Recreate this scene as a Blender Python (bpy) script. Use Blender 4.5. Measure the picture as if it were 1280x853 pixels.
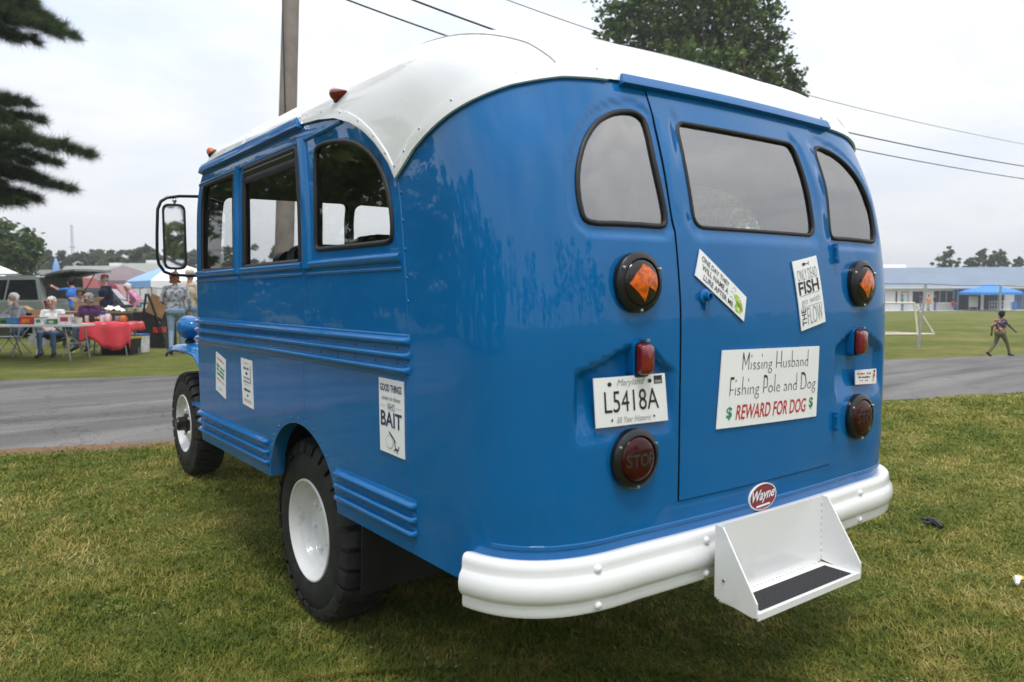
import bpy, bmesh, math, random
import numpy as np
from mathutils import Vector, Matrix, Euler
from mathutils.geometry import delaunay_2d_cdt

scene = bpy.context.scene
for _o in list(bpy.data.objects):
    bpy.data.objects.remove(_o)
COL = scene.collection
RAD = math.radians
random.seed(7)
RNG = np.random.default_rng(7)

# ------------------------------------------------------------------ camera
F_PX, YAW, PITCH, ROLL = 960.6, 0.638908, 0.0619955, -0.0051753
CAM = np.array([-2.3935, -1.6948, 1.5452])
def cam_axes():
    cy, sy = math.cos(YAW), math.sin(YAW); cp, sp = math.cos(PITCH), math.sin(PITCH)
    fwd = np.array([sy*cp, cy*cp, -sp]); right = np.array([cy, -sy, 0.0]); up = np.cross(right, fwd)
    cr, sr = math.cos(ROLL), math.sin(ROLL)
    return cr*right+sr*up, -sr*right+cr*up, fwd
C_R, C_U, C_F = cam_axes()
cam_d = bpy.data.cameras.new('camera'); cam_o = bpy.data.objects.new('camera', cam_d); COL.objects.link(cam_o)
cam_d.sensor_width = 36.0; cam_d.lens = F_PX/1280*36
cam_d.clip_start = 0.05; cam_d.clip_end = 3000
cam_o.matrix_world = Matrix(((C_R[0], C_U[0], -C_F[0], CAM[0]), (C_R[1], C_U[1], -C_F[1], CAM[1]), (C_R[2], C_U[2], -C_F[2], CAM[2]), (0, 0, 0, 1)))
cam_d.dof.use_dof = True; cam_d.dof.focus_distance = 3.9; cam_d.dof.aperture_fstop = 3.2
scene.camera = cam_o

# ------------------------------------------------------------------ sky and sun
SUN_EL, SUN_AZ = 68.0, 212.0          # azimuth measured from +Y towards +X
world = bpy.data.worlds.new('World'); scene.world = world; world.use_nodes = True
def build_world():
    nt = world.node_tree; n = nt.nodes; l = nt.links; n.clear()
    out = n.new('ShaderNodeOutputWorld'); bg = n.new('ShaderNodeBackground'); bg.inputs['Strength'].default_value = 0.1
    sky = n.new('ShaderNodeTexSky'); sky.sky_type = 'NISHITA'; sky.sun_disc = False
    sky.sun_elevation = RAD(SUN_EL); sky.sun_rotation = RAD(SUN_AZ); sky.air_density = 1.0; sky.dust_density = 2.5
    tc = n.new('ShaderNodeTexCoord'); sep = n.new('ShaderNodeSeparateXYZ'); l.new(tc.outputs['Generated'], sep.inputs[0])
    # project direction on a cloud layer
    mx = n.new('ShaderNodeMath'); mx.operation = 'MAXIMUM'; mx.inputs[1].default_value = 0.0; l.new(sep.outputs['Z'], mx.inputs[0])
    ad = n.new('ShaderNodeMath'); ad.operation = 'ADD'; ad.inputs[1].default_value = 0.22; l.new(mx.outputs[0], ad.inputs[0])
    dv = n.new('ShaderNodeVectorMath'); dv.operation = 'DIVIDE'; l.new(tc.outputs['Generated'], dv.inputs[0])
    cb = n.new('ShaderNodeCombineXYZ'); l.new(ad.outputs[0], cb.inputs[0]); l.new(ad.outputs[0], cb.inputs[1]); cb.inputs[2].default_value = 1.0
    l.new(cb.outputs[0], dv.inputs[1])
    nz = n.new('ShaderNodeTexNoise'); nz.inputs['Scale'].default_value = 1.15; nz.inputs['Detail'].default_value = 7; nz.inputs['Roughness'].default_value = 0.56
    nz.inputs['Distortion'].default_value = 0.35
    l.new(dv.outputs[0], nz.inputs['Vector'])
    rp = n.new('ShaderNodeValToRGB'); e = rp.color_ramp.elements
    e[0].position = 0.36; e[0].color = (0.46, 0.60, 0.84, 1); e[1].position = 0.61; e[1].color = (1.06, 1.05, 1.04, 1)
    m = e.new(0.50); m.color = (0.78, 0.82, 0.885, 1)
    l.new(nz.outputs['Fac'], rp.inputs[0])
    nz2 = n.new('ShaderNodeTexNoise'); nz2.inputs['Scale'].default_value = 2.6; nz2.inputs['Detail'].default_value = 6
    l.new(dv.outputs[0], nz2.inputs['Vector'])
    r2 = n.new('ShaderNodeValToRGB'); r2.color_ramp.elements[0].position = 0.40; r2.color_ramp.elements[0].color = (0.86, 0.86, 0.88, 1)
    r2.color_ramp.elements[1].position = 0.58; r2.color_ramp.elements[1].color = (1, 1, 1, 1)
    l.new(nz2.outputs['Fac'], r2.inputs[0])
    mul = n.new('ShaderNodeMixRGB'); mul.blend_type = 'MULTIPLY'; mul.inputs[0].default_value = 0.8
    l.new(rp.outputs[0], mul.inputs[1]); l.new(r2.outputs[0], mul.inputs[2])
    # veil of haze towards the horizon
    hz = n.new('ShaderNodeMapRange'); hz.inputs['From Min'].default_value = 0.0; hz.inputs['From Max'].default_value = 0.66
    hz.inputs['To Min'].default_value = 0.92; hz.inputs['To Max'].default_value = 0.0; l.new(mx.outputs[0], hz.inputs['Value'])
    mh = n.new('ShaderNodeMixRGB'); l.new(hz.outputs[0], mh.inputs[0]); l.new(mul.outputs[0], mh.inputs[1]); mh.inputs[2].default_value = (0.845, 0.852, 0.868, 1)
    sc = n.new('ShaderNodeMixRGB'); sc.blend_type = 'MULTIPLY'; sc.inputs[0].default_value = 1; l.new(mh.outputs[0], sc.inputs[1]); sc.inputs[2].default_value = (9.3, 9.3, 9.3, 1)
    # an overcast dome grows brighter towards the zenith
    zg = n.new('ShaderNodeMath'); zg.operation = 'MULTIPLY_ADD'; zg.inputs[1].default_value = 0.75; zg.inputs[2].default_value = 0.80; l.new(mx.outputs[0], zg.inputs[0])
    zc = n.new('ShaderNodeMixRGB'); zc.blend_type = 'MULTIPLY'; zc.inputs[0].default_value = 1; l.new(sc.outputs[0], zc.inputs[1]); l.new(zg.outputs[0], zc.inputs[2]); sc = zc
    mix = n.new('ShaderNodeMixRGB'); mix.inputs[0].default_value = 0.90; l.new(sky.outputs[0], mix.inputs[1]); l.new(sc.outputs[0], mix.inputs[2])
    l.new(mix.outputs[0], bg.inputs['Color']); l.new(bg.outputs[0], out.inputs[0])
build_world()
sun_d = bpy.data.lights.new('sun', 'SUN'); sun_d.energy = 1.5; sun_d.angle = RAD(14); sun_d.color = (1.0, 0.955, 0.89)
sun_o = bpy.data.objects.new('sun', sun_d); COL.objects.link(sun_o)
_sd = Vector((math.sin(RAD(SUN_AZ))*math.cos(RAD(SUN_EL)), math.cos(RAD(SUN_AZ))*math.cos(RAD(SUN_EL)), math.sin(RAD(SUN_EL))))
sun_o.rotation_euler = _sd.to_track_quat('Z', 'Y').to_euler(); sun_o.location = (0, 0, 30)
scene.view_settings.view_transform = 'Standard'; scene.view_settings.look = 'None'
scene.view_settings.exposure = 0.58; scene.view_settings.gamma = 1.0; scene.view_settings.use_curve_mapping = False
scene.render.engine = 'CYCLES'
scene.cycles.use_denoising = True
scene.cycles.max_bounces = 8; scene.cycles.transparent_max_bounces = 12; scene.cycles.glossy_bounces = 4; scene.cycles.diffuse_bounces = 3
scene.cycles.caustics_reflective = False; scene.cycles.caustics_refractive = False

# ------------------------------------------------------------------ materials
MATS = {}
def mat(name, col, rough=0.5, metal=0.0, spec=0.5, coat=0.0, coat_r=0.03, var=0.0, vscale=4.0, col2=None, bump=0.0, bscale=40.0, ramp=(0.35, 0.65), obj_rand=0.0, coords='Object', rvar=0.0, trans=0.0):
    m = bpy.data.materials.new(name); m.use_nodes = True; nt = m.node_tree; n = nt.nodes; l = nt.links
    p = n['Principled BSDF']; c = (*col, 1)
    p.inputs['Base Color'].default_value = c; p.inputs['Roughness'].default_value = rough; p.inputs['Metallic'].default_value = metal
    p.inputs['Specular IOR Level'].default_value = spec; p.inputs['Coat Weight'].default_value = coat; p.inputs['Coat Roughness'].default_value = coat_r
    if trans: p.inputs['Transmission Weight'].default_value = trans
    tc = n.new('ShaderNodeTexCoord')
    if var or col2 is not None:
        nz = n.new('ShaderNodeTexNoise'); nz.inputs['Scale'].default_value = vscale; nz.inputs['Detail'].default_value = 5; nz.inputs['Roughness'].default_value = 0.6
        l.new(tc.outputs[coords], nz.inputs['Vector'])
        rp = n.new('ShaderNodeValToRGB'); e = rp.color_ramp.elements; e[0].position, e[1].position = ramp
        if col2 is None:
            e[0].color = (*[x*(1-var) for x in col], 1); e[1].color = (*[min(1, x*(1+var)) for x in col], 1)
        else:
            e[0].color = c; e[1].color = (*col2, 1)
        l.new(nz.outputs['Fac'], rp.inputs[0]); src = rp.outputs[0]
        if obj_rand:
            oi = n.new('ShaderNodeObjectInfo'); hs = n.new('ShaderNodeHueSaturation'); mr = n.new('ShaderNodeMapRange')
            mr.inputs['To Min'].default_value = 1-obj_rand; mr.inputs['To Max'].default_value = 1+obj_rand
            l.new(oi.outputs['Random'], mr.inputs['Value']); l.new(mr.outputs[0], hs.inputs['Value']); l.new(src, hs.inputs['Color']); src = hs.outputs[0]
        l.new(src, p.inputs['Base Color'])
    if rvar:
        nr = n.new('ShaderNodeTexNoise'); nr.inputs['Scale'].default_value = 3.0; nr.inputs['Detail'].default_value = 6; l.new(tc.outputs[coords], nr.inputs['Vector'])
        mr = n.new('ShaderNodeMapRange'); mr.inputs['From Min'].default_value = 0.3; mr.inputs['From Max'].default_value = 0.7
        mr.inputs['To Min'].default_value = max(0, rough-rvar); mr.inputs['To Max'].default_value = rough+rvar
        l.new(nr.outputs['Fac'], mr.inputs['Value']); l.new(mr.outputs[0], p.inputs['Roughness'])
    if bump:
        nb = n.new('ShaderNodeTexNoise'); nb.inputs['Scale'].default_value = bscale; nb.inputs['Detail'].default_value = 4; l.new(tc.outputs[coords], nb.inputs['Vector'])
        bp = n.new('ShaderNodeBump'); bp.inputs['Strength'].default_value = 1.0; bp.inputs['Distance'].default_value = bump
        l.new(nb.outputs['Fac'], bp.inputs['Height']); l.new(bp.outputs[0], p.inputs['Normal'])
        if coat: l.new(bp.outputs[0], p.inputs['Coat Normal'])
    MATS[name] = m
    return m

def mat_glass(name, tint=(0.8, 0.82, 0.82), ior=1.5, rough=0.0):
    m = bpy.data.materials.new(name); m.use_nodes = True; nt = m.node_tree; n = nt.nodes; l = nt.links
    n.remove(n['Principled BSDF']); out = n['Material Output']
    tr = n.new('ShaderNodeBsdfTransparent'); tr.inputs[0].default_value = (*tint, 1)
    gl = n.new('ShaderNodeBsdfGlossy'); gl.inputs['Roughness'].default_value = rough; gl.inputs['Color'].default_value = (1, 1, 1, 1)
    fr = n.new('ShaderNodeFresnel'); fr.inputs['IOR'].default_value = ior
    mx = n.new('ShaderNodeMixShader'); l.new(fr.outputs[0], mx.inputs[0]); l.new(tr.outputs[0], mx.inputs[1]); l.new(gl.outputs[0], mx.inputs[2])
    l.new(mx.outputs[0], out.inputs[0]); MATS[name] = m
    return m

def mat_foliage(name, c1, c2, scale=0.6, trans=0.25, rough=0.6):
    m = bpy.data.materials.new(name); m.use_nodes = True; nt = m.node_tree; n = nt.nodes; l = nt.links
    p = n['Principled BSDF']; out = n['Material Output']; p.inputs['Roughness'].default_value = rough; p.inputs['Specular IOR Level'].default_value = 0.25
    geo = n.new('ShaderNodeNewGeometry'); tc = n.new('ShaderNodeTexCoord')
    nz = n.new('ShaderNodeTexNoise'); nz.inputs['Scale'].default_value = scale; nz.inputs['Detail'].default_value = 3; l.new(tc.outputs['Object'], nz.inputs['Vector'])
    ad = n.new('ShaderNodeMath'); ad.operation = 'MULTIPLY_ADD'; ad.inputs[1].default_value = 0.5; l.new(geo.outputs['Random Per Island'], ad.inputs[0]); 
    sb = n.new('ShaderNodeMath'); sb.operation = 'SUBTRACT'; sb.inputs[1].default_value = 0.25; l.new(nz.outputs['Fac'], sb.inputs[0]); l.new(sb.outputs[0], ad.inputs[2])
    rp = n.new('ShaderNodeValToRGB'); e = rp.color_ramp.elements; e[0].position = 0.25; e[1].position = 0.75; e[0].color = (*c1, 1); e[1].color = (*c2, 1)
    l.new(ad.outputs[0], rp.inputs[0]); l.new(rp.outputs[0], p.inputs['Base Color'])
    if trans:
        tl = n.new('ShaderNodeBsdfTranslucent'); l.new(rp.outputs[0], tl.inputs[0]); mx = n.new('ShaderNodeMixShader'); mx.inputs[0].default_value = trans
        l.new(p.outputs[0], mx.inputs[1]); l.new(tl.outputs[0], mx.inputs[2]); l.new(mx.outputs[0], out.inputs[0])
    MATS[name] = m
    return m

BLUE_C = (0.0008, 0.118, 0.335)
mat('blue_paint', BLUE_C, 0.4, spec=0.04, coat=0.78, coat_r=0.010, var=0.06, vscale=2.5, rvar=0.08, bump=0.0016, bscale=4.5)
mat('white_paint', (0.77, 0.77, 0.76), 0.32, coat=0.7, coat_r=0.06, col2=(.66, .63, .57), ramp=(.60, .82), vscale=5.0, bump=0.0004, bscale=60, rvar=.1)
mat('wheel_paint', (0.66, 0.66, 0.64), 0.4, coat=0.3, col2=(.40, .33, .22), ramp=(.58, .80), vscale=9.0, bump=0.0004, bscale=60)
mat('roof_paint', (0.78, 0.78, 0.765), 0.25, coat=0.8, coat_r=0.05, var=0.025, vscale=1.6, rvar=0.05)
mat('seam_grey', (.42, .42, .41), .5, var=.1, vscale=5)
mat('rubber', (0.012, 0.012, 0.013), 0.5, spec=0.4, bump=0.0006, bscale=90)
mat('tyre_rubber', (0.024, 0.024, 0.024), 0.62, spec=0.3, var=0.35, vscale=9, bump=0.001, bscale=60)
mat('black_paint', (0.007, 0.007, 0.008), 0.28, coat=0.0, var=0.2, vscale=20)
mat('chassis', (0.013, 0.013, 0.013), 0.75, var=0.4, vscale=8, bump=0.001, bscale=50)
mat('mudflap', (0.016, 0.016, 0.017), 0.55, var=0.25, vscale=6, bump=0.0008, bscale=120)
mat('lining', (0.22, 0.22, 0.225), 0.8, var=0.12, vscale=6)
mat('seat_vinyl', (0.02, 0.022, 0.024), 0.45, var=0.2, vscale=12, bump=0.001, bscale=60)
mat('grip', (0.035, 0.035, 0.037), 0.95, spec=0.2, var=0.35, vscale=150, bump=0.0015, bscale=300)
mat('steel', (0.5, 0.5, 0.5), 0.3, metal=1.0, var=0.2, vscale=20)
mat('mirror', (0.85, 0.87, 0.87), 0.02, metal=1.0, var=0.02, vscale=5)
mat('amber_lens', (0.62, 0.105, 0.001), 0.15, coat=0.5, coat_r=0.02, var=0.5, vscale=60, bump=0.001, bscale=60)
mat('red_lens', (0.17, 0.003, 0.006), 0.12, coat=1.0, coat_r=0.02, var=0.3, vscale=50, bump=0.0008, bscale=70)
mat('dark_red_lens', (0.036, 0.001, 0.0015), 0.08, spec=.35, coat=0.0, coat_r=0.02, var=0.3, vscale=20)
mat('smoke_lens', (0.014, 0.010, 0.008), 0.08, coat=0.0, coat_r=0.02, var=0.2, vscale=20)
mat('sign_white', (0.87, 0.87, 0.86), 0.35, coat=0.3, var=0.02, vscale=6)
mat('ink_black', (0.02, 0.02, 0.022), 0.5, var=0.1, vscale=30)
mat('ink_navy', (0.02, 0.035, 0.11), 0.5, var=0.1, vscale=30)
mat('ink_grey', (0.30, 0.30, 0.31), 0.5, var=0.1, vscale=30)
mat('ink_red', (0.52, 0.015, 0.02), 0.5, var=0.08, vscale=30)
mat('ink_green', (0.01, 0.25, 0.09), 0.5, var=0.08, vscale=30)
mat('ink_lime', (0.35, 0.52, 0.05), 0.5, var=0.3, vscale=60)
mat('ink_tan', (0.62, 0.46, 0.33), 0.5, var=0.1, vscale=30)
mat('badge_red', (0.22, 0.006, 0.012), 0.25, coat=0.6, var=0.1, vscale=30)
mat_glass('glass_side', (0.93, 0.94, 0.94), 1.52)
mat_glass('glass_rear', (0.80, 0.80, 0.80), 3.1)

# ------------------------------------------------------------------ mesh helpers
def link(o, parent=None, local=False):
    COL.objects.link(o)
    if parent is not None:
        o.parent = parent
        if not local and parent.parent is None:
            o.matrix_parent_inverse = parent.matrix_basis.inverted()
    return o
def tag(o, label=None, cat=None, group=None, kind=None):
    if label: o['label'] = label
    if cat: o['category'] = cat
    if group: o['group'] = group
    if kind: o['kind'] = kind
    return o
def empty(name, loc=(0, 0, 0), rz=0.0, label=None, cat=None, group=None):
    o = bpy.data.objects.new(name, None); o.location = loc; o.rotation_euler = (0, 0, rz); o.empty_display_size = 0.2
    COL.objects.link(o); return tag(o, label, cat, group)
def mobj(name, v, f, mats, parent=None, smooth=40.0, mi=None, local=False, normals=None):
    me = bpy.data.meshes.new(name); me.from_pydata([tuple(map(float, p)) for p in v], [], [tuple(map(int, q)) for q in f])
    if not isinstance(mats, (list, tuple)): mats = [mats]
    for m in mats: me.materials.append(MATS[m] if isinstance(m, str) else m)
    if mi is not None and len(mi): me.polygons.foreach_set('material_index', np.asarray(mi, dtype=np.int32))
    if smooth is not None:
        me.polygons.foreach_set('use_smooth', np.ones(len(me.polygons), dtype=bool))
        if normals is not None: me.normals_split_custom_set_from_vertices([tuple(map(float, q)) for q in normals])
        elif smooth < 179: me.set_sharp_from_angle(angle=RAD(smooth))
    me.update()
    o = bpy.data.objects.new(name, me); link(o, parent, local)
    return o
def frame_from_z(zdir, hint=(0, 0, 1)):
    z = np.asarray(zdir, float); z = z/np.linalg.norm(z); h = np.asarray(hint, float)
    x = np.cross(h, z)
    if np.linalg.norm(x) < 1e-6: x = np.cross((0, 1, 0), z)
    x /= np.linalg.norm(x); y = np.cross(z, x)
    return np.stack([x, y, z], 1)
class MB:
    def __init__(s): s.v = []; s.f = []; s.m = []; s.T = None
    def add(s, v, f, m=0):
        b = len(s.v)
        if s.T is not None:
            R, t = s.T; v = [R @ np.asarray(p, float) + t for p in v]
        s.v += [tuple(p) for p in v]; s.f += [tuple(i+b for i in q) for q in f]; s.m += [m]*len(f)
    def box(s, c, d, rz=0.0, m=0, R=None, taper=(1, 1)):
        v = []
        for k in (-1, 1):
            tx, ty = (taper if k > 0 else (1, 1))
            for (i, j) in ((-1, -1), (1, -1), (1, 1), (-1, 1)): v.append((i*d[0]/2*tx, j*d[1]/2*ty, k*d[2]/2))
        v = np.array(v)
        if R is None:
            cz, sz = math.cos(rz), math.sin(rz); R = np.array([[cz, -sz, 0], [sz, cz, 0], [0, 0, 1]])
        v = v @ np.asarray(R).T + np.asarray(c, float)
        s.add(v, [(3, 2, 1, 0), (4, 5, 6, 7), (0, 1, 5, 4), (1, 2, 6, 5), (2, 3, 7, 6), (3, 0, 4, 7)], m)
    def grid(s, P, cu=False, cv=False, m=0, flip=False):
        P = np.asarray(P, float); a, b = P.shape[:2]; f = []
        for i in range(a if cu else a-1):
            for j in range(b if cv else b-1):
                q = (i*b+j, ((i+1) % a)*b+j, ((i+1) % a)*b+(j+1) % b, i*b+(j+1) % b)
                f.append(q[::-1] if flip else q)
        s.add(P.reshape(-1, 3), f, m)
    def tube(s, path, r, n=8, closed=False, m=0, cap=True, sq=1.0):
        P = np.asarray(path, float); k = len(P); r = np.broadcast_to(np.asarray(r, float), (k,))
        T = (np.roll(P, -1, 0)-np.roll(P, 1, 0)) if closed else np.gradient(P, axis=0)
        T /= np.maximum(np.linalg.norm(T, axis=1, keepdims=True), 1e-9)
        h = np.array([0, 0, 1.0]) if abs(T[0][2]) < 0.9 else np.array([0, 1.0, 0])
        x = np.cross(h, T[0]); x /= np.linalg.norm(x); G = []
        for i in range(k):
            x = x-T[i]*np.dot(x, T[i]); x /= max(np.linalg.norm(x), 1e-9); y = np.cross(T[i], x)
            a = np.arange(n)*2*math.pi/n
            G.append(P[i]+r[i]*(np.cos(a)[:, None]*x+sq*np.sin(a)[:, None]*y))
        s.grid(np.array(G), closed, True, m)
        if cap and not closed:
            s.add(G[0], [tuple(range(n))[::-1]], m); s.add(G[-1], [tuple(range(n))], m)
    def lathe(s, prof, n=24, R=None, t=(0, 0, 0), m=0, a0=0.0):
        a = a0+np.arange(n)*2*math.pi/n; prof = np.asarray(prof, float); G = np.zeros((len(prof), n, 3))
        G[..., 0] = prof[:, 0:1]*np.cos(a); G[..., 1] = prof[:, 0:1]*np.sin(a); G[..., 2] = prof[:, 1:2]
        if R is not None: G = G @ np.asarray(R).T
        G = G+np.asarray(t, float); s.grid(G, False, True, m, flip=True)
    def prism(s, poly, h0, h1, R=None, t=(0, 0, 0), m=0):
        n = len(poly); v = [(p[0], p[1], h0) for p in poly]+[(p[0], p[1], h1) for p in poly]
        if R is not None: v = np.asarray(v, float) @ np.asarray(R).T
        v = np.asarray(v, float)+np.asarray(t, float)
        s.add(v, [tuple(range(n))[::-1], tuple(range(n, 2*n))]+[(i, (i+1) % n, n+(i+1) % n, n+i) for i in range(n)], m)
    def sphere(s, c, r, n=10, k=7, m=0, R=None):
        r = np.broadcast_to(np.asarray(r, float), (3,)); th = np.linspace(0.02, math.pi-0.02, k); a = np.arange(n)*2*math.pi/n
        G = np.stack([np.sin(th)[:, None]*np.cos(a)*r[0], np.sin(th)[:, None]*np.sin(a)*r[1], np.cos(th)[:, None]*np.ones(n)*r[2]], -1)
        if R is not None: G = G @ np.asarray(R).T
        G = G+np.asarray(c, float); s.grid(G, False, True, m, flip=True)
        s.add(G[0], [tuple(range(n))], m); s.add(G[-1], [tuple(range(n))[::-1]], m)
    def build(s, name, mats, parent=None, smooth=35.0, local=False):
        return mobj(name, s.v, s.f, mats, parent, smooth, s.m, local)
def copy_tree(o, parent=None):
    c = o.copy(); COL.objects.link(c)
    if parent is not None: c.parent = parent
    for ch in o.children: copy_tree(ch, c)
    return c
def smoothstep(a, b, x):
    t = np.clip((np.asarray(x, float)-a)/(b-a), 0, 1); return t*t*(3-2*t)
RX90 = np.array([[1, 0, 0], [0, 0, -1], [0, 1, 0]], float)      # local z -> -y ; local y -> z
def terrain(x, y):
    x = np.asarray(x, float); y = np.asarray(y, float)
    rise = 0.30*smoothstep(3.0, 16.5, y)*(1-smoothstep(5.0, 17.0, x))
    d = np.hypot(x+2.4, y+1.7)
    near = -0.06*(1-smoothstep(5.5, 13.0, d))
    dip = -0.55*smoothstep(35, 85, d)*smoothstep(12, 40, x)
    return rise+dip+near
def gp(px, depth, dz=0.0):
    """point on the ground seen in direction px (photo column) at a distance along the view axis"""
    p = CAM+depth*(C_F+(px-640)/F_PX*C_R); return np.array([p[0], p[1], float(terrain(p[0], p[1]))+dz])
def ap(px, py, depth):
    return CAM+depth*(C_F+(px-640)/F_PX*C_R-(py-426.5)/F_PX*C_U)
FACE_CAM = math.atan2(-C_F[1], -C_F[0])+math.pi/2   # rz that turns local -Y... towards the camera
# ------------------------------------------------------------------ bus body surface
K = np.array([
 [.60,1.082,.020,.44,.40],[.80,1.090,.006,.44,.40],[1.10,1.094,.000,.44,.40],[1.60,1.090,.004,.44,.40],
 [1.80,1.086,.025,.45,.41],[2.00,1.080,.066,.47,.43],[2.15,1.074,.118,.50,.46],[2.29,1.062,.180,.52,.52],
 [2.395,1.02,.270,.56,.62],[2.462,.92,.410,.62,.75],[2.506,.73,.600,.62,.85],[2.526,.46,.820,.44,.9],
 [2.535,.20,1.02,.2,.9],[2.538,.0,1.18,.0,.9]])
def spline(x, y):
    n = len(x); h = np.diff(x); A = np.zeros((n, n)); r = np.zeros(n); A[0, 0] = A[-1, -1] = 1
    for i in range(1, n-1):
        A[i, i-1] = h[i-1]; A[i, i] = 2*(h[i-1]+h[i]); A[i, i+1] = h[i]; r[i] = 6*((y[i+1]-y[i])/h[i]-(y[i]-y[i-1])/h[i-1])
    Mm = np.linalg.solve(A, r)
    def f(t):
        t = np.clip(np.asarray(t, float), x[0], x[-1]); i = np.clip(np.searchsorted(x, t)-1, 0, n-2); hh = h[i]; a = (x[i+1]-t)/hh; b = (t-x[i])/hh
        return a*y[i]+b*y[i+1]+((a**3-a)*Mm[i]+(b**3-b)*Mm[i+1])*hh*hh/6
    return f
VK = np.concatenate([[K[0, 0]], K[0, 0]+np.cumsum(np.maximum(np.diff(K[:, 0]), np.hypot(np.diff(K[:, 0]), np.diff(K[:, 1]))))])
fz, fw, fy, fa, fb = [spline(VK, K[:, i]) for i in range(5)]
NP_, YF, X0, AF, YB, LF = 2.8, 3.50, .65, .14, .42, .2
_t = np.linspace(0, np.pi/2, 2001); _px = .44*np.sin(_t)**(2/NP_); _py = .40*(1-np.abs(np.cos(_t))**(2/NP_))
_L = np.concatenate([[0], np.cumsum(np.hypot(np.diff(_px), np.diff(_py)))]); LC = float(_L[-1])
SC = X0+LC; SF = SC+(YF-.12-YB); ST = SF+LF+(1.09-AF)
def S(s, v):
    s, v = np.broadcast_arrays(np.asarray(s, float), np.asarray(v, float)); sg = np.where(s < 0, -1, 1); s = np.abs(s)
    wr = .05*np.clip((s-.4)/.4, 0, 1)*(sg > 0)*np.clip(fw(v)/.9, 0, 1)*np.clip((ST-s)/.7, 0, 1); w = fw(v); yr = fy(v); a = fa(v); b = fb(v); z = fz(v)
    yfr = YF-.40*np.clip((z-2.0)/.54, 0, 1)**2.2
    xc = w-a; t = np.interp(np.clip(s-X0, 0, LC), _L, _t)
    x = np.where(s < X0, s/X0*xc, xc+a*np.abs(np.sin(t))**(2/NP_))
    yc = yr+.02+b
    y = np.where(s < X0, yr+.02*(np.minimum(s, X0)/X0)**2, yc-b*np.abs(np.cos(t))**(2/NP_))
    u = (s-SC)/(SF-SC); bf = .12
    y = np.where(s > SC, yc+np.clip(u, 0, 1)*(yfr-bf-yc), y); x = np.where(s > SC, w, x)
    t2 = np.clip((s-SF)/LF, 0, 1)*np.pi/2; af = np.minimum(AF, w)
    x = np.where(s > SF, w-af+af*np.cos(t2), x); y = np.where(s > SF, yfr-bf+bf*np.sin(t2), y)
    x = np.where(s > SF+LF, (w-af)*(1-(s-SF-LF)/(1.09-AF)), x); y = np.where(s > SF+LF, yfr, y)
    return np.stack([(x+wr)*sg, y, z], -1)
def s_of_y(y): return SC+(y-YB-.02)          # side position from y, lower body
def in_poly(P, poly):
    P = np.asarray(P, float); q = np.asarray(poly, float); x, y = P[:, 0], P[:, 1]; ins = np.zeros(len(P), bool); j = len(q)-1
    for i in range(len(q)):
        xi, yi = q[i]; xj, yj = q[j]
        if yi != yj:
            c = ((yi > y) != (yj > y)) & (x < (xj-xi)*(y-yi)/(yj-yi)+xi); ins ^= c
        j = i
    return ins
def poly_dist(P, poly):
    P = np.asarray(P, float).reshape(-1, 2); q = np.asarray(poly, float); d = np.full(len(P), 1e9)
    for i in range(len(q)):
        a = q[i]; b = q[(i+1) % len(q)]; ab = b-a; L2 = ab@ab
        if L2 < 1e-12: continue
        t = np.clip(((P-a)@ab)/L2, 0, 1); d = np.minimum(d, np.linalg.norm(P-(a+t[:, None]*ab), axis=1))
    return d
def sdist(s, v, poly):
    s, v = np.broadcast_arrays(s, v); P = np.stack([s.ravel(), v.ravel()], 1); d = poly_dist(P, poly); return np.where(in_poly(P, poly), -d, d).reshape(s.shape)
def round_poly(pts, r, n=5):
    pts = np.asarray(pts, float); out = []; k = len(pts); r = np.broadcast_to(r, (k,))
    for i in range(k):
        p = pts[i]; a = pts[i-1]-p; b = pts[(i+1) % k]-p; la, lb = np.linalg.norm(a), np.linalg.norm(b); rr = min(r[i], la*.48, lb*.48)
        if rr < 1e-4: out.append(p); continue
        A = p+a/la*rr; B = p+b/lb*rr
        for t in np.linspace(0, 1, n): out.append((1-t)**2*A+2*t*(1-t)*p+t*t*B)
    return np.array(out)
def resample(poly, step):
    poly = np.asarray(poly, float); out = []
    for i in range(len(poly)):
        a, b = poly[i], poly[(i+1) % len(poly)]; n = max(1, int(math.ceil(np.linalg.norm(b-a)/step)))
        for k in range(n): out.append(a+(b-a)*k/n)
    return np.array(out)
def smooth_closed(pts, n=6):
    p = np.asarray(pts, float); k = len(p); out = []
    for i in range(k):
        p0, p1, p2, p3 = p[i-1], p[i], p[(i+1) % k], p[(i+2) % k]
        for t in np.arange(n)/n:
            out.append(.5*((2*p1)+(-p0+p2)*t+(2*p0-5*p1+4*p2-p3)*t*t+(-p0+3*p1-3*p2+p3)*t**3))
    return np.array(out)
# window and door outlines in (s, v) for the right-hand half (mirrored for the left)
REAR_WIN = round_poly([(-.352, 1.765), (.372, 1.765), (.390, 2.132), (-.386, 2.132)], .05, 6)
_sw = np.array([(.808,1.762),(.836,1.80),(.842,1.888),(.826,1.964),(.796,2.032),(.747,2.092),(.682,2.130),(.615,2.143),(.568,2.134),(.541,2.10),(.518,1.967),(.494,1.848),(.487,1.785),(.506,1.762),(.60,1.762),(.70,1.761)])
SIDE_REAR_WIN = smooth_closed(_sw, 3)
QUARTER = smooth_closed(np.array([(2.395,1.755),(2.385,1.85),(2.362,1.985),(2.335,2.10),(2.30,2.165),(2.22,2.178),(2.07,2.168),(1.92,2.139),(1.808,2.088),(1.737,2.024),(1.699,1.943),(1.684,1.848),(1.69,1.765),(1.722,1.735),(1.87,1.733),(2.03,1.734),(2.20,1.736),(2.36,1.738)]), 3)
MID_WIN = round_poly([(2.575, 1.69), (3.375, 1.69), (3.345, 2.208), (2.535, 2.208)], .012, 3)
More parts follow.
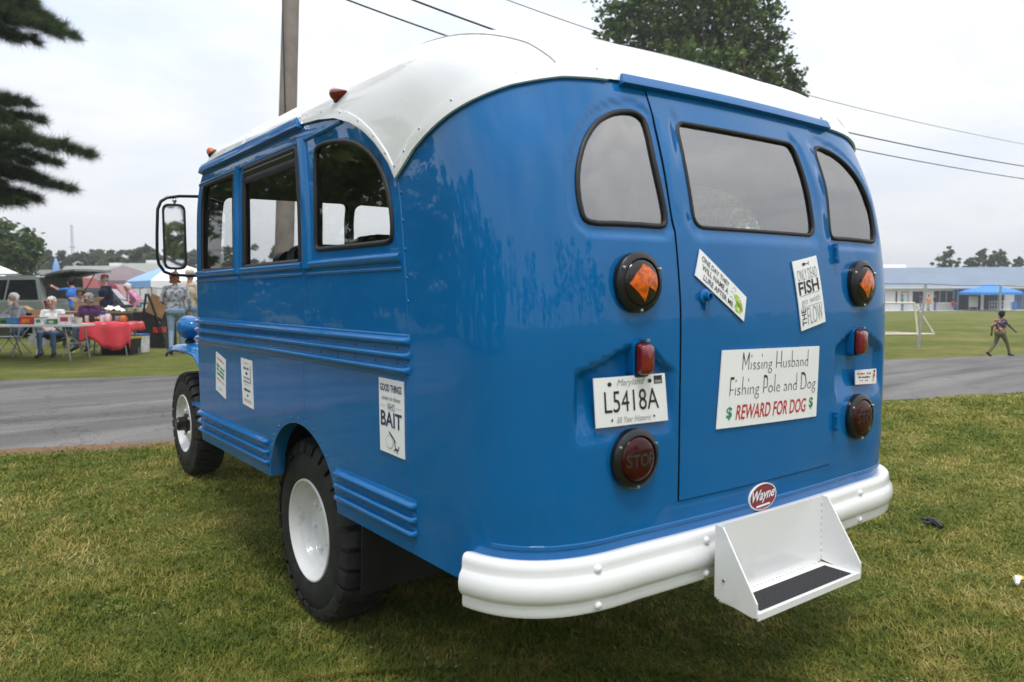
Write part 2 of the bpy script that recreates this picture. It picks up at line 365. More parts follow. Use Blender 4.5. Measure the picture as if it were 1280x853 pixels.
FRONT_WIN = round_poly([(3.545, 1.69), (4.19, 1.69), (4.19, 2.208), (3.53, 2.208)], .015, 3)
def door_edge(v, sgn):
    l = np.interp(v, [.6, 1.5, 1.75, 1.92, 2.08, 2.25], [.437, .437, .455, .477, .501, .528]); r = np.interp(v, [.6, 1.5, 1.75, 1.92, 2.08, 2.25], [.474, .474, .490, .512, .540, .568])
    return -l if sgn < 0 else r
DOOR_BOT = .845
_zb = np.array([(0,2.245),(.66,2.242),(.753,2.234),(.859,2.222),(.998,2.187),(1.094,2.154),(1.219,2.112),(1.435,2.039),(1.602,1.955),(1.627,2.009),(1.669,2.061),(1.713,2.112),(1.79,2.171),(1.881,2.218),(2.025,2.263),(2.2,2.288),(2.45,2.306),(2.8,2.312),(5.5,2.315)])
def zb(s): return np.interp(np.abs(s), _zb[:, 0], _zb[:, 1])
def seam(v): return np.interp(v, [.6, 1.4, 1.7, 1.955], [1.553, 1.598, 1.61, 1.602])
POCKETS = [np.array([(-.87,1.06),(-.86,1.295),(-.665,1.366),(-.572,1.366),(-.470,1.285),(-.462,1.06)]), np.array([(.495,1.06),(.50,1.315),(.60,1.372),(.69,1.372),(.86,1.295),(.88,1.06)])]
BOT = .625
def disp_rear(s, v):
    d = np.zeros(np.broadcast(s, v).shape)
    for P in POCKETS:
        e = sdist(s, v, P); d = d-.028*smoothstep(.016, -.020, e)*smoothstep(1.06, 1.22, v)
    for W in (REAR_WIN, SIDE_REAR_WIN, SIDE_REAR_WIN*np.array([-1, 1])):
        e = np.abs(sdist(s, v, W)); d = d-.007*smoothstep(.048, .026, e)
    return d
def disp_none(s, v): return np.zeros(np.broadcast(s, v).shape)
def disp_side(s, v):
    e = np.abs(sdist(np.abs(s), v, QUARTER)); d = -.006*smoothstep(.040, .024, e)
    return d
def PT(s, v, off=0.0, disp=disp_none):
    s, v = np.broadcast_arrays(np.asarray(s, float), np.asarray(v, float)); n = NRM(s, v)
    return S(s, v)+n*(np.asarray(off)+disp(s, v))[..., None]
def NRM(s, v, disp=None):
    e = 1e-3
    def Q(a, b):
        return S(a, b) if disp is None else PT(a, b, 0.0, disp)
    a = Q(s+e, v)-Q(s-e, v); b = Q(s, np.minimum(v+e, VK[-1]))-Q(s, np.maximum(v-e, VK[0])); n = np.cross(a, b)
    L = np.linalg.norm(n, axis=-1, keepdims=True); return n/np.maximum(L, 1e-12)
def cdt(outer, holes, step, bstep):
    loops = [resample(outer, bstep)]+[resample(h, bstep) for h in holes]; pts = []; edges = []
    for lp in loops:
        b = len(pts); n = len(lp); pts += [tuple(p) for p in lp]; edges += [(b+i, b+(i+1) % n) for i in range(n)]
    lo = loops[0].min(0); hi = loops[0].max(0)
    gx = np.arange(lo[0]+step/2, hi[0], step); gy = np.arange(lo[1]+step/2, hi[1], step)
    G = np.stack(np.meshgrid(gx, gy, indexing='ij'), -1).reshape(-1, 2)
    m = in_poly(G, loops[0]) & (poly_dist(G, loops[0]) > step*.45)
    for h in loops[1:]: m &= ~in_poly(G, h) & (poly_dist(G, h) > step*.45)
    pts += [tuple(p) for p in G[m]]
    vv, ee, ff, *_ = delaunay_2d_cdt([Vector(p) for p in pts], edges, [], 0, 1e-7)
    V2 = np.array([(p[0], p[1]) for p in vv]); T = np.array([f for f in ff if len(f) == 3])
    c = V2[T].mean(1); k = in_poly(c, loops[0])
    for h in loops[1:]: k &= ~in_poly(c, h)
    T = T[k]; a = V2[T]; cr = (a[:, 1, 0]-a[:, 0, 0])*(a[:, 2, 1]-a[:, 0, 1])-(a[:, 1, 1]-a[:, 0, 1])*(a[:, 2, 0]-a[:, 0, 0])
    T[cr < 0] = T[cr < 0][:, ::-1]; T = T[np.abs(cr) > 1e-10]
    return V2, T
def patch(name, outer, holes, mats, parent, step=.04, bstep=.02, off=0.0, disp=disp_none, lining=None, lin_off=-.035):
    V2, T = cdt(outer, holes, step, bstep)
    P = PT(V2[:, 0], V2[:, 1], off, disp); n = NRM(V2[:, 0], V2[:, 1], disp)
    o = mobj(name, P, T, mats, parent, 180, normals=n)
    if lining:
        P2 = PT(V2[:, 0], V2[:, 1], lin_off); mobj('interior_lining', P2, T[:, ::-1], lining, o, 60)
    return o
def mirror(poly): return np.asarray(poly)[::-1]*np.array([-1, 1])
def pane(name, poly, mt, parent, off=-.008):
    return patch(name, poly, [], mt, parent, .05, .02, off)
def seal(name, poly, parent, r=.013, off=0.0, mt='rubber', disp=disp_none, grow=0.0):
    q = resample(poly, .015); P = PT(q[:, 0], q[:, 1], off, disp); mb = MB(); mb.tube(P, r, 8, closed=True); return mb.build(name, mt, parent, 80)
def ribbed(name, s0, s1, v0, v1, mt, parent, ribs=3, depth=.022, ends=(1, 1), n=None):
    """pressed rail with rounded ribs running along the side"""
    n = n or max(8, int(abs(s1-s0)/.06)); ss = np.linspace(s0, s1, n); e = .012*np.sign(s1-s0)
    ss = np.concatenate([[s0, s0+e*.4], np.linspace(s0+e, s1-e, n), [s1-e*.4, s1]]); amp = np.ones(len(ss)); amp[0] = amp[-1] = 0.0; amp[1] = amp[-2] = .75
    pr = []
    rw = (v1-v0)/ribs
    for k in range(ribs):
        a = v0+rw*k
        for t, o in ((.02, .003), (.26, .003), (.32, .012), (.42, .020), (.55, .023), (.68, .020), (.78, .012), (.84, .003), (.98, .003)): pr.append((a+rw*t, o*depth/.022))
    pr = [(v0-.004, -.001)]+pr+[(v1+.004, -.001)]; pr = np.array(pr)
    s2, v2 = np.meshgrid(ss, pr[:, 0], indexing='ij'); of = pr[None, :, 1]*amp[:, None]; of = np.maximum(of, -.001)
    mb = MB(); mb.grid(PT(s2, v2, of), flip=(s1 < s0)); return mb.build(name, mt, parent, 60)
def strip(name, sv, width, height, mt, parent, n=6, sm=60):
    """half-round moulding along a polyline in (s, v)"""
    q = np.asarray(sv, float); d = np.gradient(q, axis=0); d /= np.linalg.norm(d, axis=1, keepdims=True); nn = np.stack([-d[:, 1], d[:, 0]], 1)
    t = np.linspace(0, math.pi, n); G = np.zeros((len(q), n, 3))
    for k, a in enumerate(t):
        r = q+nn*(math.cos(a)*width/2); G[:, k] = PT(r[:, 0], r[:, 1], np.full(len(q), math.sin(a)*height-.0005))
    mb = MB(); mb.grid(G); 
    mb.add(G[0], [tuple(range(n))]); mb.add(G[-1], [tuple(range(n))[::-1]])
    o = mb.build(name, mt, parent, sm); return o
def rivets(name, sv, r, mt, parent, off=0.0, h=.6):
    mb = MB(); sv = np.asarray(sv, float)
    P = PT(sv[:, 0], sv[:, 1], off); N = NRM(sv[:, 0], sv[:, 1])
    for p, n in zip(P, N): mb.lathe([(r, -.001), (r*.95, r*h*.5), (r*.6, r*h*.9), (0.0005, r*h)], 8, frame_from_z(n), p)
    o = mb.build(name, mt, parent, 80); o['kind'] = 'stuff'; return o
_tc = {}
def text_geom(txt, shear=0.0, thin=0.0, space=1.0):
    key = (txt, shear, thin, space)
    if key in _tc: return _tc[key]
    cu = bpy.data.curves.new('lettering_curve', 'FONT'); cu.body = txt; cu.shear = shear; cu.offset = thin; cu.resolution_u = 3; cu.space_character = space
    ob = bpy.data.objects.new('lettering_curve', cu); COL.objects.link(ob); dg = bpy.context.evaluated_depsgraph_get()
    me = bpy.data.meshes.new_from_object(ob.evaluated_get(dg)); v = np.array([(p.co.x, p.co.y) for p in me.vertices]); f = [tuple(p.vertices) for p in me.polygons]
    bpy.data.objects.remove(ob); bpy.data.curves.remove(cu); bpy.data.meshes.remove(me)
    lo, hi = v.min(0), v.max(0); _tc[key] = ((v-lo)/(hi-lo), f); return _tc[key]
def sign(name, c, texts, parent, label=None, base='sign_white', off=None, polys=(), border=None, th=.0035):
    """thin plate glued on the body: c = TL, TR, BR, BL in (s, v); texts = (string, u0, v0, u1, v1, ink, shear, thin)"""
    if off is None: off = .0105 if parent.name.startswith("rear_door") else .005
    TL, TR, BR, BL = [np.array(p, float) for p in c]
    def sv(u, v): u = np.asarray(u)[..., None]; v = np.asarray(v)[..., None]; return (TL*(1-u)+TR*u)*v+(BL*(1-u)+BR*u)*(1-v)
    def pos(u, v, o): q = sv(u, v); return PT(q[..., 0], q[..., 1], o)
    n = 9; g = np.linspace(0, 1, n); U, Vv = np.meshgrid(g, g, indexing='ij'); mb = MB(); mb.grid(pos(U, Vv, np.full(U.shape, off)))
    for (us, vs) in ((g, g*0), (g, g*0+1), (g*0, g), (g*0+1, g)):
        mb.grid(np.stack([pos(us, vs, np.full(n, off)), pos(us, vs, np.full(n, off-th))], 0))
    o = mb.build(name, base, parent, 30)
    if label: o['label'] = label
    inks = []; mb = MB()
    def mi(k):
        if k not in inks: inks.append(k)
        return inks.index(k)
    for t in texts:
        txt, u0, v0, u1, v1, ink = t[:6]; sh = t[6] if len(t) > 6 else 0; thn = t[7] if len(t) > 7 else 0; rot = t[8] if len(t) > 8 else 0
        v2, f = text_geom(txt, sh, thn)
        if len(t) > 9: v2 = np.stack([v2[:, 0], np.interp(v2[:, 1], [0, t[9][0], t[9][1], 1], [0, .20, .50, 1])], 1)
        if rot: v2 = np.stack([1-v2[:, 1], v2[:, 0]], 1)
        mb.add(pos(u0+v2[:, 0]*(u1-u0), v0+v2[:, 1]*(v1-v0), np.full(len(v2), off+.0011)), f, mi(ink))
    for k, (pl, ink) in enumerate(polys):
        pl = np.asarray(pl, float); mb.add(pos(pl[:, 0], pl[:, 1], np.full(len(pl), off+.0008+.00025*(k % 4))), [tuple(range(len(pl)))], mi(ink))
    if mb.v: mb.build('lettering', inks, o, None)
    return o
def disc(cx, cy, rx, ry, n=14, a0=0, a1=2*math.pi): 
    a = np.linspace(a0, a1, n, endpoint=(a1-a0 < 6.2)); return [(cx+rx*math.cos(t), cy+ry*math.sin(t)) for t in a]
def stroke(pts, w):
    p = np.asarray(pts, float); d = np.gradient(p, axis=0); d /= np.maximum(np.linalg.norm(d, axis=1, keepdims=True), 1e-9); n = np.stack([-d[:, 1], d[:, 0]], 1)*w/2
    return [tuple(q) for q in np.concatenate([p+n, (p-n)[::-1]])]
def scribble(u0, v0, u1, v1, ink, rng):
    """a line of print too small to read: a row of short bars of uneven height"""
    out = []; u = u0
    while u < u1-.02:
        w = rng.uniform(.02, .055); h = (v1-v0)*rng.uniform(.6, 1.0)
        if rng.random() < .16: u += .03; continue
        out.append(([(u, v0), (min(u+w, u1), v0), (min(u+w, u1), v0+h), (u, v0+h)], ink)); u += w+.012
    return out

bus = empty('vintage_bus', (0, 1.9, 0), 0, 'small vintage bus painted blue with a domed white roof, parked on the lawn', 'bus')
# --- rear panel with the door opening
vv = np.linspace(BOT, 1.955, 30)
right_seam = [(seam(v), v) for v in vv]; left_seam = [(-seam(v), v) for v in vv[::-1]]
vd = np.linspace(DOOR_BOT, zb(.5), 26)
top_r = [(s, zb(s)+.012) for s in np.linspace(1.602, door_edge(zb(.5), 1), 50)]
top_l = [(s, zb(s)+.012) for s in np.linspace(door_edge(zb(.5), -1), -1.602, 50)]
outer = [(-1.553, BOT), (1.553, BOT)]+right_seam[1:]+top_r+[(door_edge(v, 1), v) for v in vd[::-1][1:]]+[(door_edge(v, -1), v) for v in vd[:-1]]+top_l+left_seam[1:-1]
rear_panel = patch('rear_panel', outer, [SIDE_REAR_WIN, mirror(SIDE_REAR_WIN)], 'blue_paint', bus, .0165, .012, 0, disp_rear, 'lining')
# --- door
g = .004
douter = [(door_edge(DOOR_BOT, -1)+g, DOOR_BOT+g), (door_edge(DOOR_BOT, 1)-g, DOOR_BOT+g)]+[(door_edge(v, 1)-g, v) for v in np.linspace(DOOR_BOT+.03, 2.236, 26)]+[(door_edge(v, -1)+g, v) for v in np.linspace(2.236, DOOR_BOT+.03, 26)]
door = patch('rear_door', douter, [REAR_WIN], 'blue_paint', bus, .03, .014, .004, disp_rear, 'lining')
mb = MB(); dq = resample(douter, .03); mb.grid(np.stack([PT(dq[:, 0], dq[:, 1], .004, disp_rear), PT(dq[:, 0], dq[:, 1], -.03)], 0), False, True); mb.build('door_edge', 'black_paint', door, None)
o = seal('window_seal', REAR_WIN, door, .008, .002, disp=disp_rear); pane('window_pane', REAR_WIN, 'glass_rear', door, -.010)
for sg in (-1, 1):
    W = SIDE_REAR_WIN if sg > 0 else mirror(SIDE_REAR_WIN)
    w = pane('rear_side_window', W, 'glass_rear', bus, -.010); seal('window_seal', W, w, .0095, 0.000, disp=disp_rear)
for v in (1.696, 1.022):                         # door hinges
    mb = MB(); p = PT(.484, v, .008); R = frame_from_z(NRM(.484, v)); mb.box(p, (.022, .075, .014), R=R); q = np.array([PT(.484, v+d, .018) for d in np.linspace(-.04, .04, 5)]); mb.tube(q, .0075, 8)
    for d in (-.022, .022): mb.lathe([(.005, .014), (.004, .018), (.0005, .019)], 8, R, PT(.472, v+d, .004))
    mb.build('hinge', 'blue_paint', door, 40)
mb = MB(); R = frame_from_z(NRM(-.324, 1.531)); p = PT(-.324, 1.531, .004)
mb.lathe([(.026, 0), (.026, .006), (.016, .010), (.0145, .028), (.0105, .030), (.009, .014), (.0005, .014)], 16, R, p); mb.box(PT(-.324, 1.505, .010), (.012, .04, .012), R=R)
mb.build('door_lock', 'blue_paint', door, 40)
# sill crease below the door and the drip rail above it
strip('sill_bead', [(s, .772) for s in np.linspace(-1.13, 1.13, 60)], .014, .004, 'blue_paint', bus)
def gutter(name, sv, w, h, parent):
    q = np.asarray(sv, float); G = []
    for (dv, of) in ((-.012, 0), (-.012, h), (w*.5, h*1.06), (w, h*.95), (w, h*.55), (w*.4, h*.5), (w*.3, 0)): G.append(PT(q[:, 0], q[:, 1]+dv, np.full(len(q), of)))
    mb = MB(); mb.grid(np.array(G)); mb.add([g_[0] for g_ in G], [tuple(range(len(G)))]); mb.add([g_[-1] for g_ in G], [tuple(range(len(G)))[::-1]]); return mb.build(name, 'blue_paint', parent, 40)
gutter('drip_rail', [(s, 2.238) for s in np.linspace(-.655, .70, 40)], .020, .026, bus)
# --- side panels
ARC = [(2.64+.412*math.cos(a), .60+.352*math.sin(a)) for a in np.linspace(math.asin(.025/.352), math.pi-math.asin(.025/.352), 26)]
SE = SF+LF*.92
for sg in (-1, 1):
    out = [(seam(BOT), BOT)]+ARC+[(SE, BOT)]
    out[1:1+len(ARC)] = ARC
    top = [(s, zb(s)+.012) for s in np.concatenate([np.linspace(SE, 2.3, 30), np.linspace(2.25, 1.605, 30)])]
    out = out+top+[(seam(v), v) for v in np.linspace(1.95, BOT, 26)[1:-1]]
    holes = [QUARTER, MID_WIN, FRONT_WIN]
    if sg < 0: out = mirror(out); holes = [mirror(h) for h in holes]
    side = patch('side_panel', out, holes, 'blue_paint', bus, .04, .02, 0, disp_side, 'lining')
    # arch return flange and seam bead
    A = np.array(ARC)*np.array([sg, 1]); mb = MB(); mb.grid(np.stack([PT(A[:, 0], A[:, 1], .0), PT(A[:, 0], A[:, 1], -.07)], 0), flip=sg > 0); mb.build('wheel_arch', 'blue_paint', side, 60)
    q = [(sg*seam(v), v) for v in np.linspace(BOT+.01, 1.94, 40)]; strip('seam_bead', q, .010, .0035, 'blue_paint', side)
    rivets('rivet_row', [(sg*(seam(v)-.012), v) for v in (1.52, 1.60, 1.70, 1.80, 1.90)]+[(sg*(2.64+.437*math.cos(a)), .60+.376*math.sin(a)) for a in np.linspace(.12, math.pi-.12, 15)], .006, 'blue_paint', side)
    for sv_ in (2.50, 3.44):                     # panel seams between the stickers, hairline beads
        strip('panel_seam', [(sg*(sv_+.06), v) for v in np.linspace(.98 if sv_ < 3 else .84, 1.24, 6)], .006, .0015, 'blue_paint', side); strip('panel_seam', [(sg*(sv_+.03), v) for v in np.linspace(1.41, 1.63, 6)], .006, .0015, 'blue_paint', side)
    # rub rails and skirts
    for (a, b, v0, v1, nr) in ((1.585, SE, 1.247, 1.402, 3), (1.548, 2.225, .672, .824, 3), (3.055, SE+.05, .665, .822, 3)):
        rr = ribbed('rub_rail', sg*a, sg*b, v0, v1, 'blue_paint', bus, nr) if sg > 0 else ribbed('rub_rail', -b, -a, v0, v1, 'blue_paint', bus, nr)
        ks = np.arange(a+.09, b-.03, .17); h3 = (v1-v0)/3
        rivets('rivet_row', [(sg*k_, v0+h3*m_) for k_ in ks for m_ in (1.05, 2.05)]+[(sg*(a+.012), v0+h3*m_) for m_ in (.95, 1.15, 1.95, 2.15)], .006, 'blue_paint', rr, .003)
    # belt mouldings, pillars
    for (a, b) in ((1.63, 2.50), (2.55, 3.42), (3.47, SE)):
        strip('belt_moulding', [(sg*s_, 1.675) for s_ in np.linspace(a, b, 24)], .036, .016, 'blue_paint', bus); strip('belt_moulding', [(sg*s_, 1.635) for s_ in np.linspace(a, b, 24)], .016, .006, 'blue_paint', bus)
    for (s0, w_) in ((2.455, .085), (3.455, .05)):
        strip('window_pillar', [(sg*(s0+(2.21-v)*.06), v) for v in np.linspace(1.66, 2.235, 12)], w_, .022, 'blue_paint', bus, 8)
    # glazing
    q = QUARTER if sg > 0 else mirror(QUARTER); w = pane('quarter_window', q, 'glass_side', bus, -.008); seal('window_seal', q, w, .011, .001, disp=disp_side)
    q = MID_WIN if sg > 0 else mirror(MID_WIN); w = pane('sliding_window', q, 'glass_side', bus, -.014); seal('window_seal', q, w, .016, -.006, 'rubber')
    mb = MB()
    for v in (2.150,): mb.tube(PT(sg*np.linspace(2.56, 3.36, 14), np.full(14, v), -.010), .012, 6, sq=1.8)
    mb.tube(PT(sg*np.linspace(2.56, 3.36, 14), np.full(14, 2.185), -.012), .022, 6); mb.build('sash_bar', 'rubber', w, 50)
    q = FRONT_WIN if sg > 0 else mirror(FRONT_WIN); w = pane('cab_window', q, 'glass_side', bus, -.012); seal('window_seal', q, w, .013, -.004, 'rubber')
    gutter('drip_rail', [(sg*s_, 2.300) for s_ in np.linspace(2.44, SE+.07, 50)], .030, .030, bus) if sg > 0 else gutter('drip_rail', [(s_, 2.300) for s_ in np.linspace(-SE-.07, -2.44, 50)], .030, .030, bus)
    strip('eave_moulding', [(sg*s_, v_) for s_, v_ in zip(np.linspace(1.98, SE, 40), np.interp(np.linspace(1.98, SE, 40), [1.98, 2.2, 2.5, 5], [2.238, 2.232, 2.226, 2.226]))], .020, .010, 'blue_paint', bus)
# --- front panels with the windscreens
for sg in (-1, 1):
    a, b = SE-.02, ST; out = [(a, .80), (b, .80), (b, 2.33), (a, 2.33)]; ws = round_poly([(SF+LF+.02, 1.60), (ST-.022, 1.60), (ST-.022, 2.20), (SF+LF+.04, 2.19)], .06, 5)
    if sg < 0: out = mirror(out); ws = mirror(ws)
    fp = patch('front_panel', out, [ws], 'blue_paint', bus, .06, .03, -.002, lining='lining'); w = pane('windscreen', ws, 'glass_side', bus, -.012); seal('window_seal', ws, w, .014, 0)
# --- roof
def roof_half(sg):
    ss = np.unique(np.concatenate([np.linspace(0, 1.55, 90), np.linspace(1.55, 1.75, 60), np.linspace(1.75, SF, 90), np.linspace(SF, ST, 40)])); tt = np.linspace(0, 1, 46)**1.15
    b = zb(ss); vgrid = b[:, None]+(VK[-1]-b[:, None])*tt[None]
    P = PT(sg*ss[:, None]*np.ones_like(vgrid), vgrid, .010); P[:, -1] = S(sg*ss, np.full(len(ss), VK[-1]))+np.array([0, 0, .010])
    P[0, :, 0] = 0
    return ss, P
mb = MB(); ss, P = roof_half(1); mb.grid(P); ss2, P2 = roof_half(-1); mb.grid(P2, flip=True)
roof = mb.build('roof', 'roof_paint', bus, 180)
bm = bmesh.new(); bm.from_mesh(roof.data); bmesh.ops.remove_doubles(bm, verts=bm.verts, dist=.0008); bm.to_mesh(roof.data); bm.free()
roof.data.polygons.foreach_set('use_smooth', np.ones(len(roof.data.polygons), bool))
mb = MB()
for sg in (-1, 1):
    hs_ = np.unique(np.concatenate([np.linspace(0, 1.55, 40), np.linspace(1.55, 1.75, 20), np.linspace(1.75, ST, 60)])); hv = (zb(hs_)-.03)[:, None]+(VK[-1]-.02-zb(hs_)+.03)[:, None]*np.linspace(0, 1, 16)[None]
    mb.grid(PT(sg*hs_[:, None]*np.ones_like(hv), hv, -.034), flip=sg > 0)
mb.build('headliner', 'lining', roof, 80)
for sg in (-1, 1):
    ss = np.concatenate([np.linspace(.70, 1.575, 60), [1.602], np.linspace(1.63, 2.42, 50)]); wd = .042
    G = []
    for (dv, of) in ((-.004, .004), (-.004, .0135), (wd*.5, .0145), (wd, .0135), (wd+.004, .006)):
        sh = np.where(ss < 1.602, 0, 0); G.append(PT(sg*ss, zb(ss)+dv, np.full(len(ss), of)))
    mb = MB(); mb.grid(np.array(G), flip=sg < 0); mb.build('roof_flange', 'roof_paint', roof, 50)
    rivets('rivet_row', [(sg*s_, zb(s_)+.030) for s_ in (.74, .98, 1.18, 1.36, 1.50, 1.585, 1.635, 1.70, 1.80, 1.95, 2.15, 2.33, 2.43)], .0060, 'steel', roof, .013, .5)
    for s0 in (2.45, 3.45):
        vs = np.linspace(zb(s0)+.01, VK[-1]-.5, 40); q = np.stack([np.full(40, sg*s0), vs], 1)
        d = PT(q[:, 0], q[:, 1], .011); mb = MB(); mb.tube(d, .0035, 6, sq=.8); mb.build('roof_seam', 'roof_paint', roof, 60)
    sq_ = np.array([(.844, 2.224), (.877, 2.281), (.93, 2.335), (.986, 2.367), (1.08, 2.42), (1.2, 2.5), (1.35, 2.62)]); ti = np.linspace(0, 6, 30); qs = np.interp(ti, np.arange(7), sq_[:, 0]); qv = np.interp(ti, np.arange(7), sq_[:, 1]); mb = MB(); mb.tube(PT(sg*qs, qv, .0105), .0032, 6); mb.build('roof_seam', 'seam_grey', roof, 60)
    if sg: rivets('rivet_row', [(sg*2.44, v_) for v_ in np.linspace(2.34, 2.8, 6)]+[(sg*3.44, v_) for v_ in np.linspace(2.34, 2.8, 6)], .006, 'roof_paint', roof, .012, .5)
    # marker lamps on the roof corners
    for (s0, v0, lens) in ((1.90, 2.352, 'red_lens'), (4.36, 2.40, 'amber_lens')):
        p = PT(sg*s0, v0, .010); n = NRM(sg*s0, v0); t_ = np.array([0, -1.0, 0]) if lens == 'red_lens' else np.array([0, 1.0, 0]); t_ = t_-n*(t_@n); t_ /= np.linalg.norm(t_); b_ = np.cross(n, t_); R = np.stack([t_, b_, n], 1)
        prof = lambda L, W, H, k: [(np.array([x, y, z])) for x, y, z in k]
        def tear(L, W, H, z0):
            us = np.linspace(0, 1, 9); G = []
            for u in us:
                w_ = W*math.sin(math.pi*min(1, u*1.25+.0)**.8 if u < .8 else math.pi*.5*(1-(u-.8)/.2)+0) if False else W*(max(.02, (u/.75)**.75) if u < .75 else math.sqrt(max(.0004, 1-((u-.75)/.25)**2)))
                h_ = H*(max(.02, (u/.75)**.75) if u < .75 else math.sqrt(max(.0004, 1-((u-.75)/.25)**2)))
                a = np.linspace(0, math.pi, 9); G.append(np.stack([np.full(9, (u-.5)*L), w_*np.cos(a), z0+h_*np.sin(a)], 1))
            return np.array(G)
        mb = MB(); mb.T = (R, p); mb.grid(-tear(.125, .033, .022, -.004)*np.array([1, 1, -1])); root = mb.build('marker_lamp', 'black_paint', bus, 60)
        mb = MB(); mb.T = (R, p); mb.grid(-tear(.112, .028, .040, .002)*np.array([1, 1, -1])); mb.build('lens', lens, root, 80)
# --- tail lamps
def lamp_frame(s, v, off=0.0):
    n = NRM(s, v).copy(); n[2] = 0; n = n+np.array([0, -.35, 0]); n /= np.linalg.norm(n); return frame_from_z(n), PT(s, v, off, disp_rear)
for (s0, v0, kind) in ((-.633, 1.578, 'turn'), (.650, 1.578, 'turn'), (-.643, 1.021, 'stop'), (.652, 1.021, 'stop')):
    R, p = lamp_frame(s0, v0, -.004)
    mb = MB(); mb.lathe([(.092, -.02), (.096, .018), (.096, .026), (.088, .034), (.076, .037), (.073, .030), (.0005, .028)], 40, R, p)
    root = mb.build('tail_lamp', 'black_paint', bus, 40); root['label'] = 'round amber arrow turn lamp in a black bezel' if kind == 'turn' else 'round dark red stop lamp in a black bezel'
    mb = MB(); a = np.linspace(0, 1, 7); prof = [(.073*math.cos(t*math.pi/2)+.0004, .030+.020*math.sin(t*math.pi/2)) for t in a]
    mb.lathe(prof, 32, R, p); mb.build('lens', 'smoke_lens' if kind == 'turn' else 'dark_red_lens', root, 80)
    def dome(x, y, e=.0): r2 = min(.999, (x*x+y*y)/.073**2); return np.array([x, y, .030+.020*math.sqrt(1-r2)+e])
    if kind == 'turn':
        ar = np.array([(-.03, .82), (.40, .62), (.78, .30), (.86, -.10), (.74, -.42), (.22, -.18), (.10, -.88), (-.30, -.52), (-.84, -.06), (-.52, .38)])*.070
        V2, T = cdt(ar, [], .012, .008); mb = MB(); mb.T = (R, p); mb.add([dome(q[0], q[1], .0012) for q in V2], [tuple(t_) for t_ in T]); mb.build('arrow_lens', 'amber_lens', root, 80)
    else:
        v2, f = text_geom('STOP', 0, .02); mb = MB(); mb.T = (R, p); mb.add([dome((q[0]-.5)*.115, (q[1]-.5)*.042, .0010) for q in v2], f); mb.build('lettering', 'ink_black', root, None)
    mb = MB()
    for k in range(3):
        a = .5+k*2.1; mb.lathe([(.006, .034), (.005, .038), (.0005, .039)], 8, R, p+R@np.array([.088*math.cos(a), .088*math.sin(a), 0]))
    mb.build('screw', 'steel', root, 60)
for (s0, v0) in ((-.612, 1.335), (.628, 1.335)):
    R, p = lamp_frame(s0, v0, .0); mb = MB(); mb.T = (R, p)
    mb.prism(round_poly([(-.035, -.058), (.035, -.058), (.035, .058), (-.035, .058)], .02, 4), -.02, .035); root = mb.build('small_tail_lamp', 'blue_paint', bus, 40); root['label'] = 'small red tail lamp on a blue housing'
    mb = MB(); mb.T = (R, p); q = round_poly([(-.030, -.054), (.030, -.054), (.030, .054), (-.030, .054)], .018, 4); mb.prism(q, .035, .043); mb.build('lamp_rim', 'black_paint', root, 40)
    mb = MB(); mb.T = (R, p); G = []
    for z, k in ((.043, .92), (.060, .90), (.068, .80), (.072, .5), (.0725, .02)): G.append([(x*k, y*(k if k < .85 else k), z) for x, y in q])
    mb.grid(np.array(G), False, True, flip=True); mb.build('lens', 'red_lens', root, 60)
    mb = MB(); mb.T = (R, p); mb.box((0, .061, .05), (.016, .008, .03)); mb.build('lamp_clip', 'steel', root, 40)
# --- plate, badge, stickers
def flat_plate(): pass
lp = sign('licence_plate', [(-.808, 1.286), (-.510, 1.284), (-.492, 1.128), (-.797, 1.132)], [('Maryland', .30, .775, .70, .945, 'ink_grey', .35, .0), ('L5418A', .12, .28, .88, .72, 'ink_black', 0, .0), ('50 Year Historic', .27, .06, .76, .18, 'ink_grey', .35, 0)], bus, 'white number plate reading L5418A', off=.006,
   polys=[(disc(.20, .86, .028, .045), 'ink_black'), (disc(.77, .87, .028, .045), 'ink_black'), (disc(.21, .13, .012, .03), 'ink_black'), (disc(.80, .13, .012, .03), 'ink_black'), ([(.83, .80), (.95, .80), (.95, .97), (.83, .97)], 'ink_black'), ([(.845, .82), (.935, .82), (.935, .875), (.845, .875)], 'ink_grey')])
sign('sign', [(-.239, 1.346), (.352, 1.334), (.345, 1.058), (-.262, 1.074)], [('Missing Husband', .19, .67, .87, .96, 'ink_black', 0, -.019, 0, (.22, .72)), ('Fishing Pole and Dog', .09, .345, .97, .65, 'ink_black', 0, -.019, 0, (.22, .72)), ('REWARD FOR DOG', .16, .09, .87, .285, 'ink_red', .15, .012), ('$', .075, .10, .125, .27, 'ink_green', 0, .02), ('$', .905, .12, .95, .29, 'ink_green', 0, .02)], door, 'large white sign offering a reward for a dog')
rng = random.Random(3)
fishpoly = [([(.735, .60), (.79, .72), (.86, .70), (.93, .52), (.95, .34), (.90, .14), (.82, .08), (.77, .22), (.80, .40), (.76, .50)], 'ink_lime'), (disc(.86, .60, .022, .07), 'sign_white'), (disc(.865, .60, .010, .035), 'ink_black'), (stroke([(.80, .45), (.86, .38), (.90, .26)], .018), 'ink_black'), ([(.84, .30), (.89, .32), (.88, .2), (.85, .2)], 'sign_white'), (stroke([(.70, .80), (.74, .90), (.77, .78)], .010), 'ink_black'), (stroke([(.66, .40), (.70, .46), (.73, .40)], .012), 'ink_black'), (stroke([(.74, .62), (.70, .66), (.66, .60)], .010), 'ink_black')]
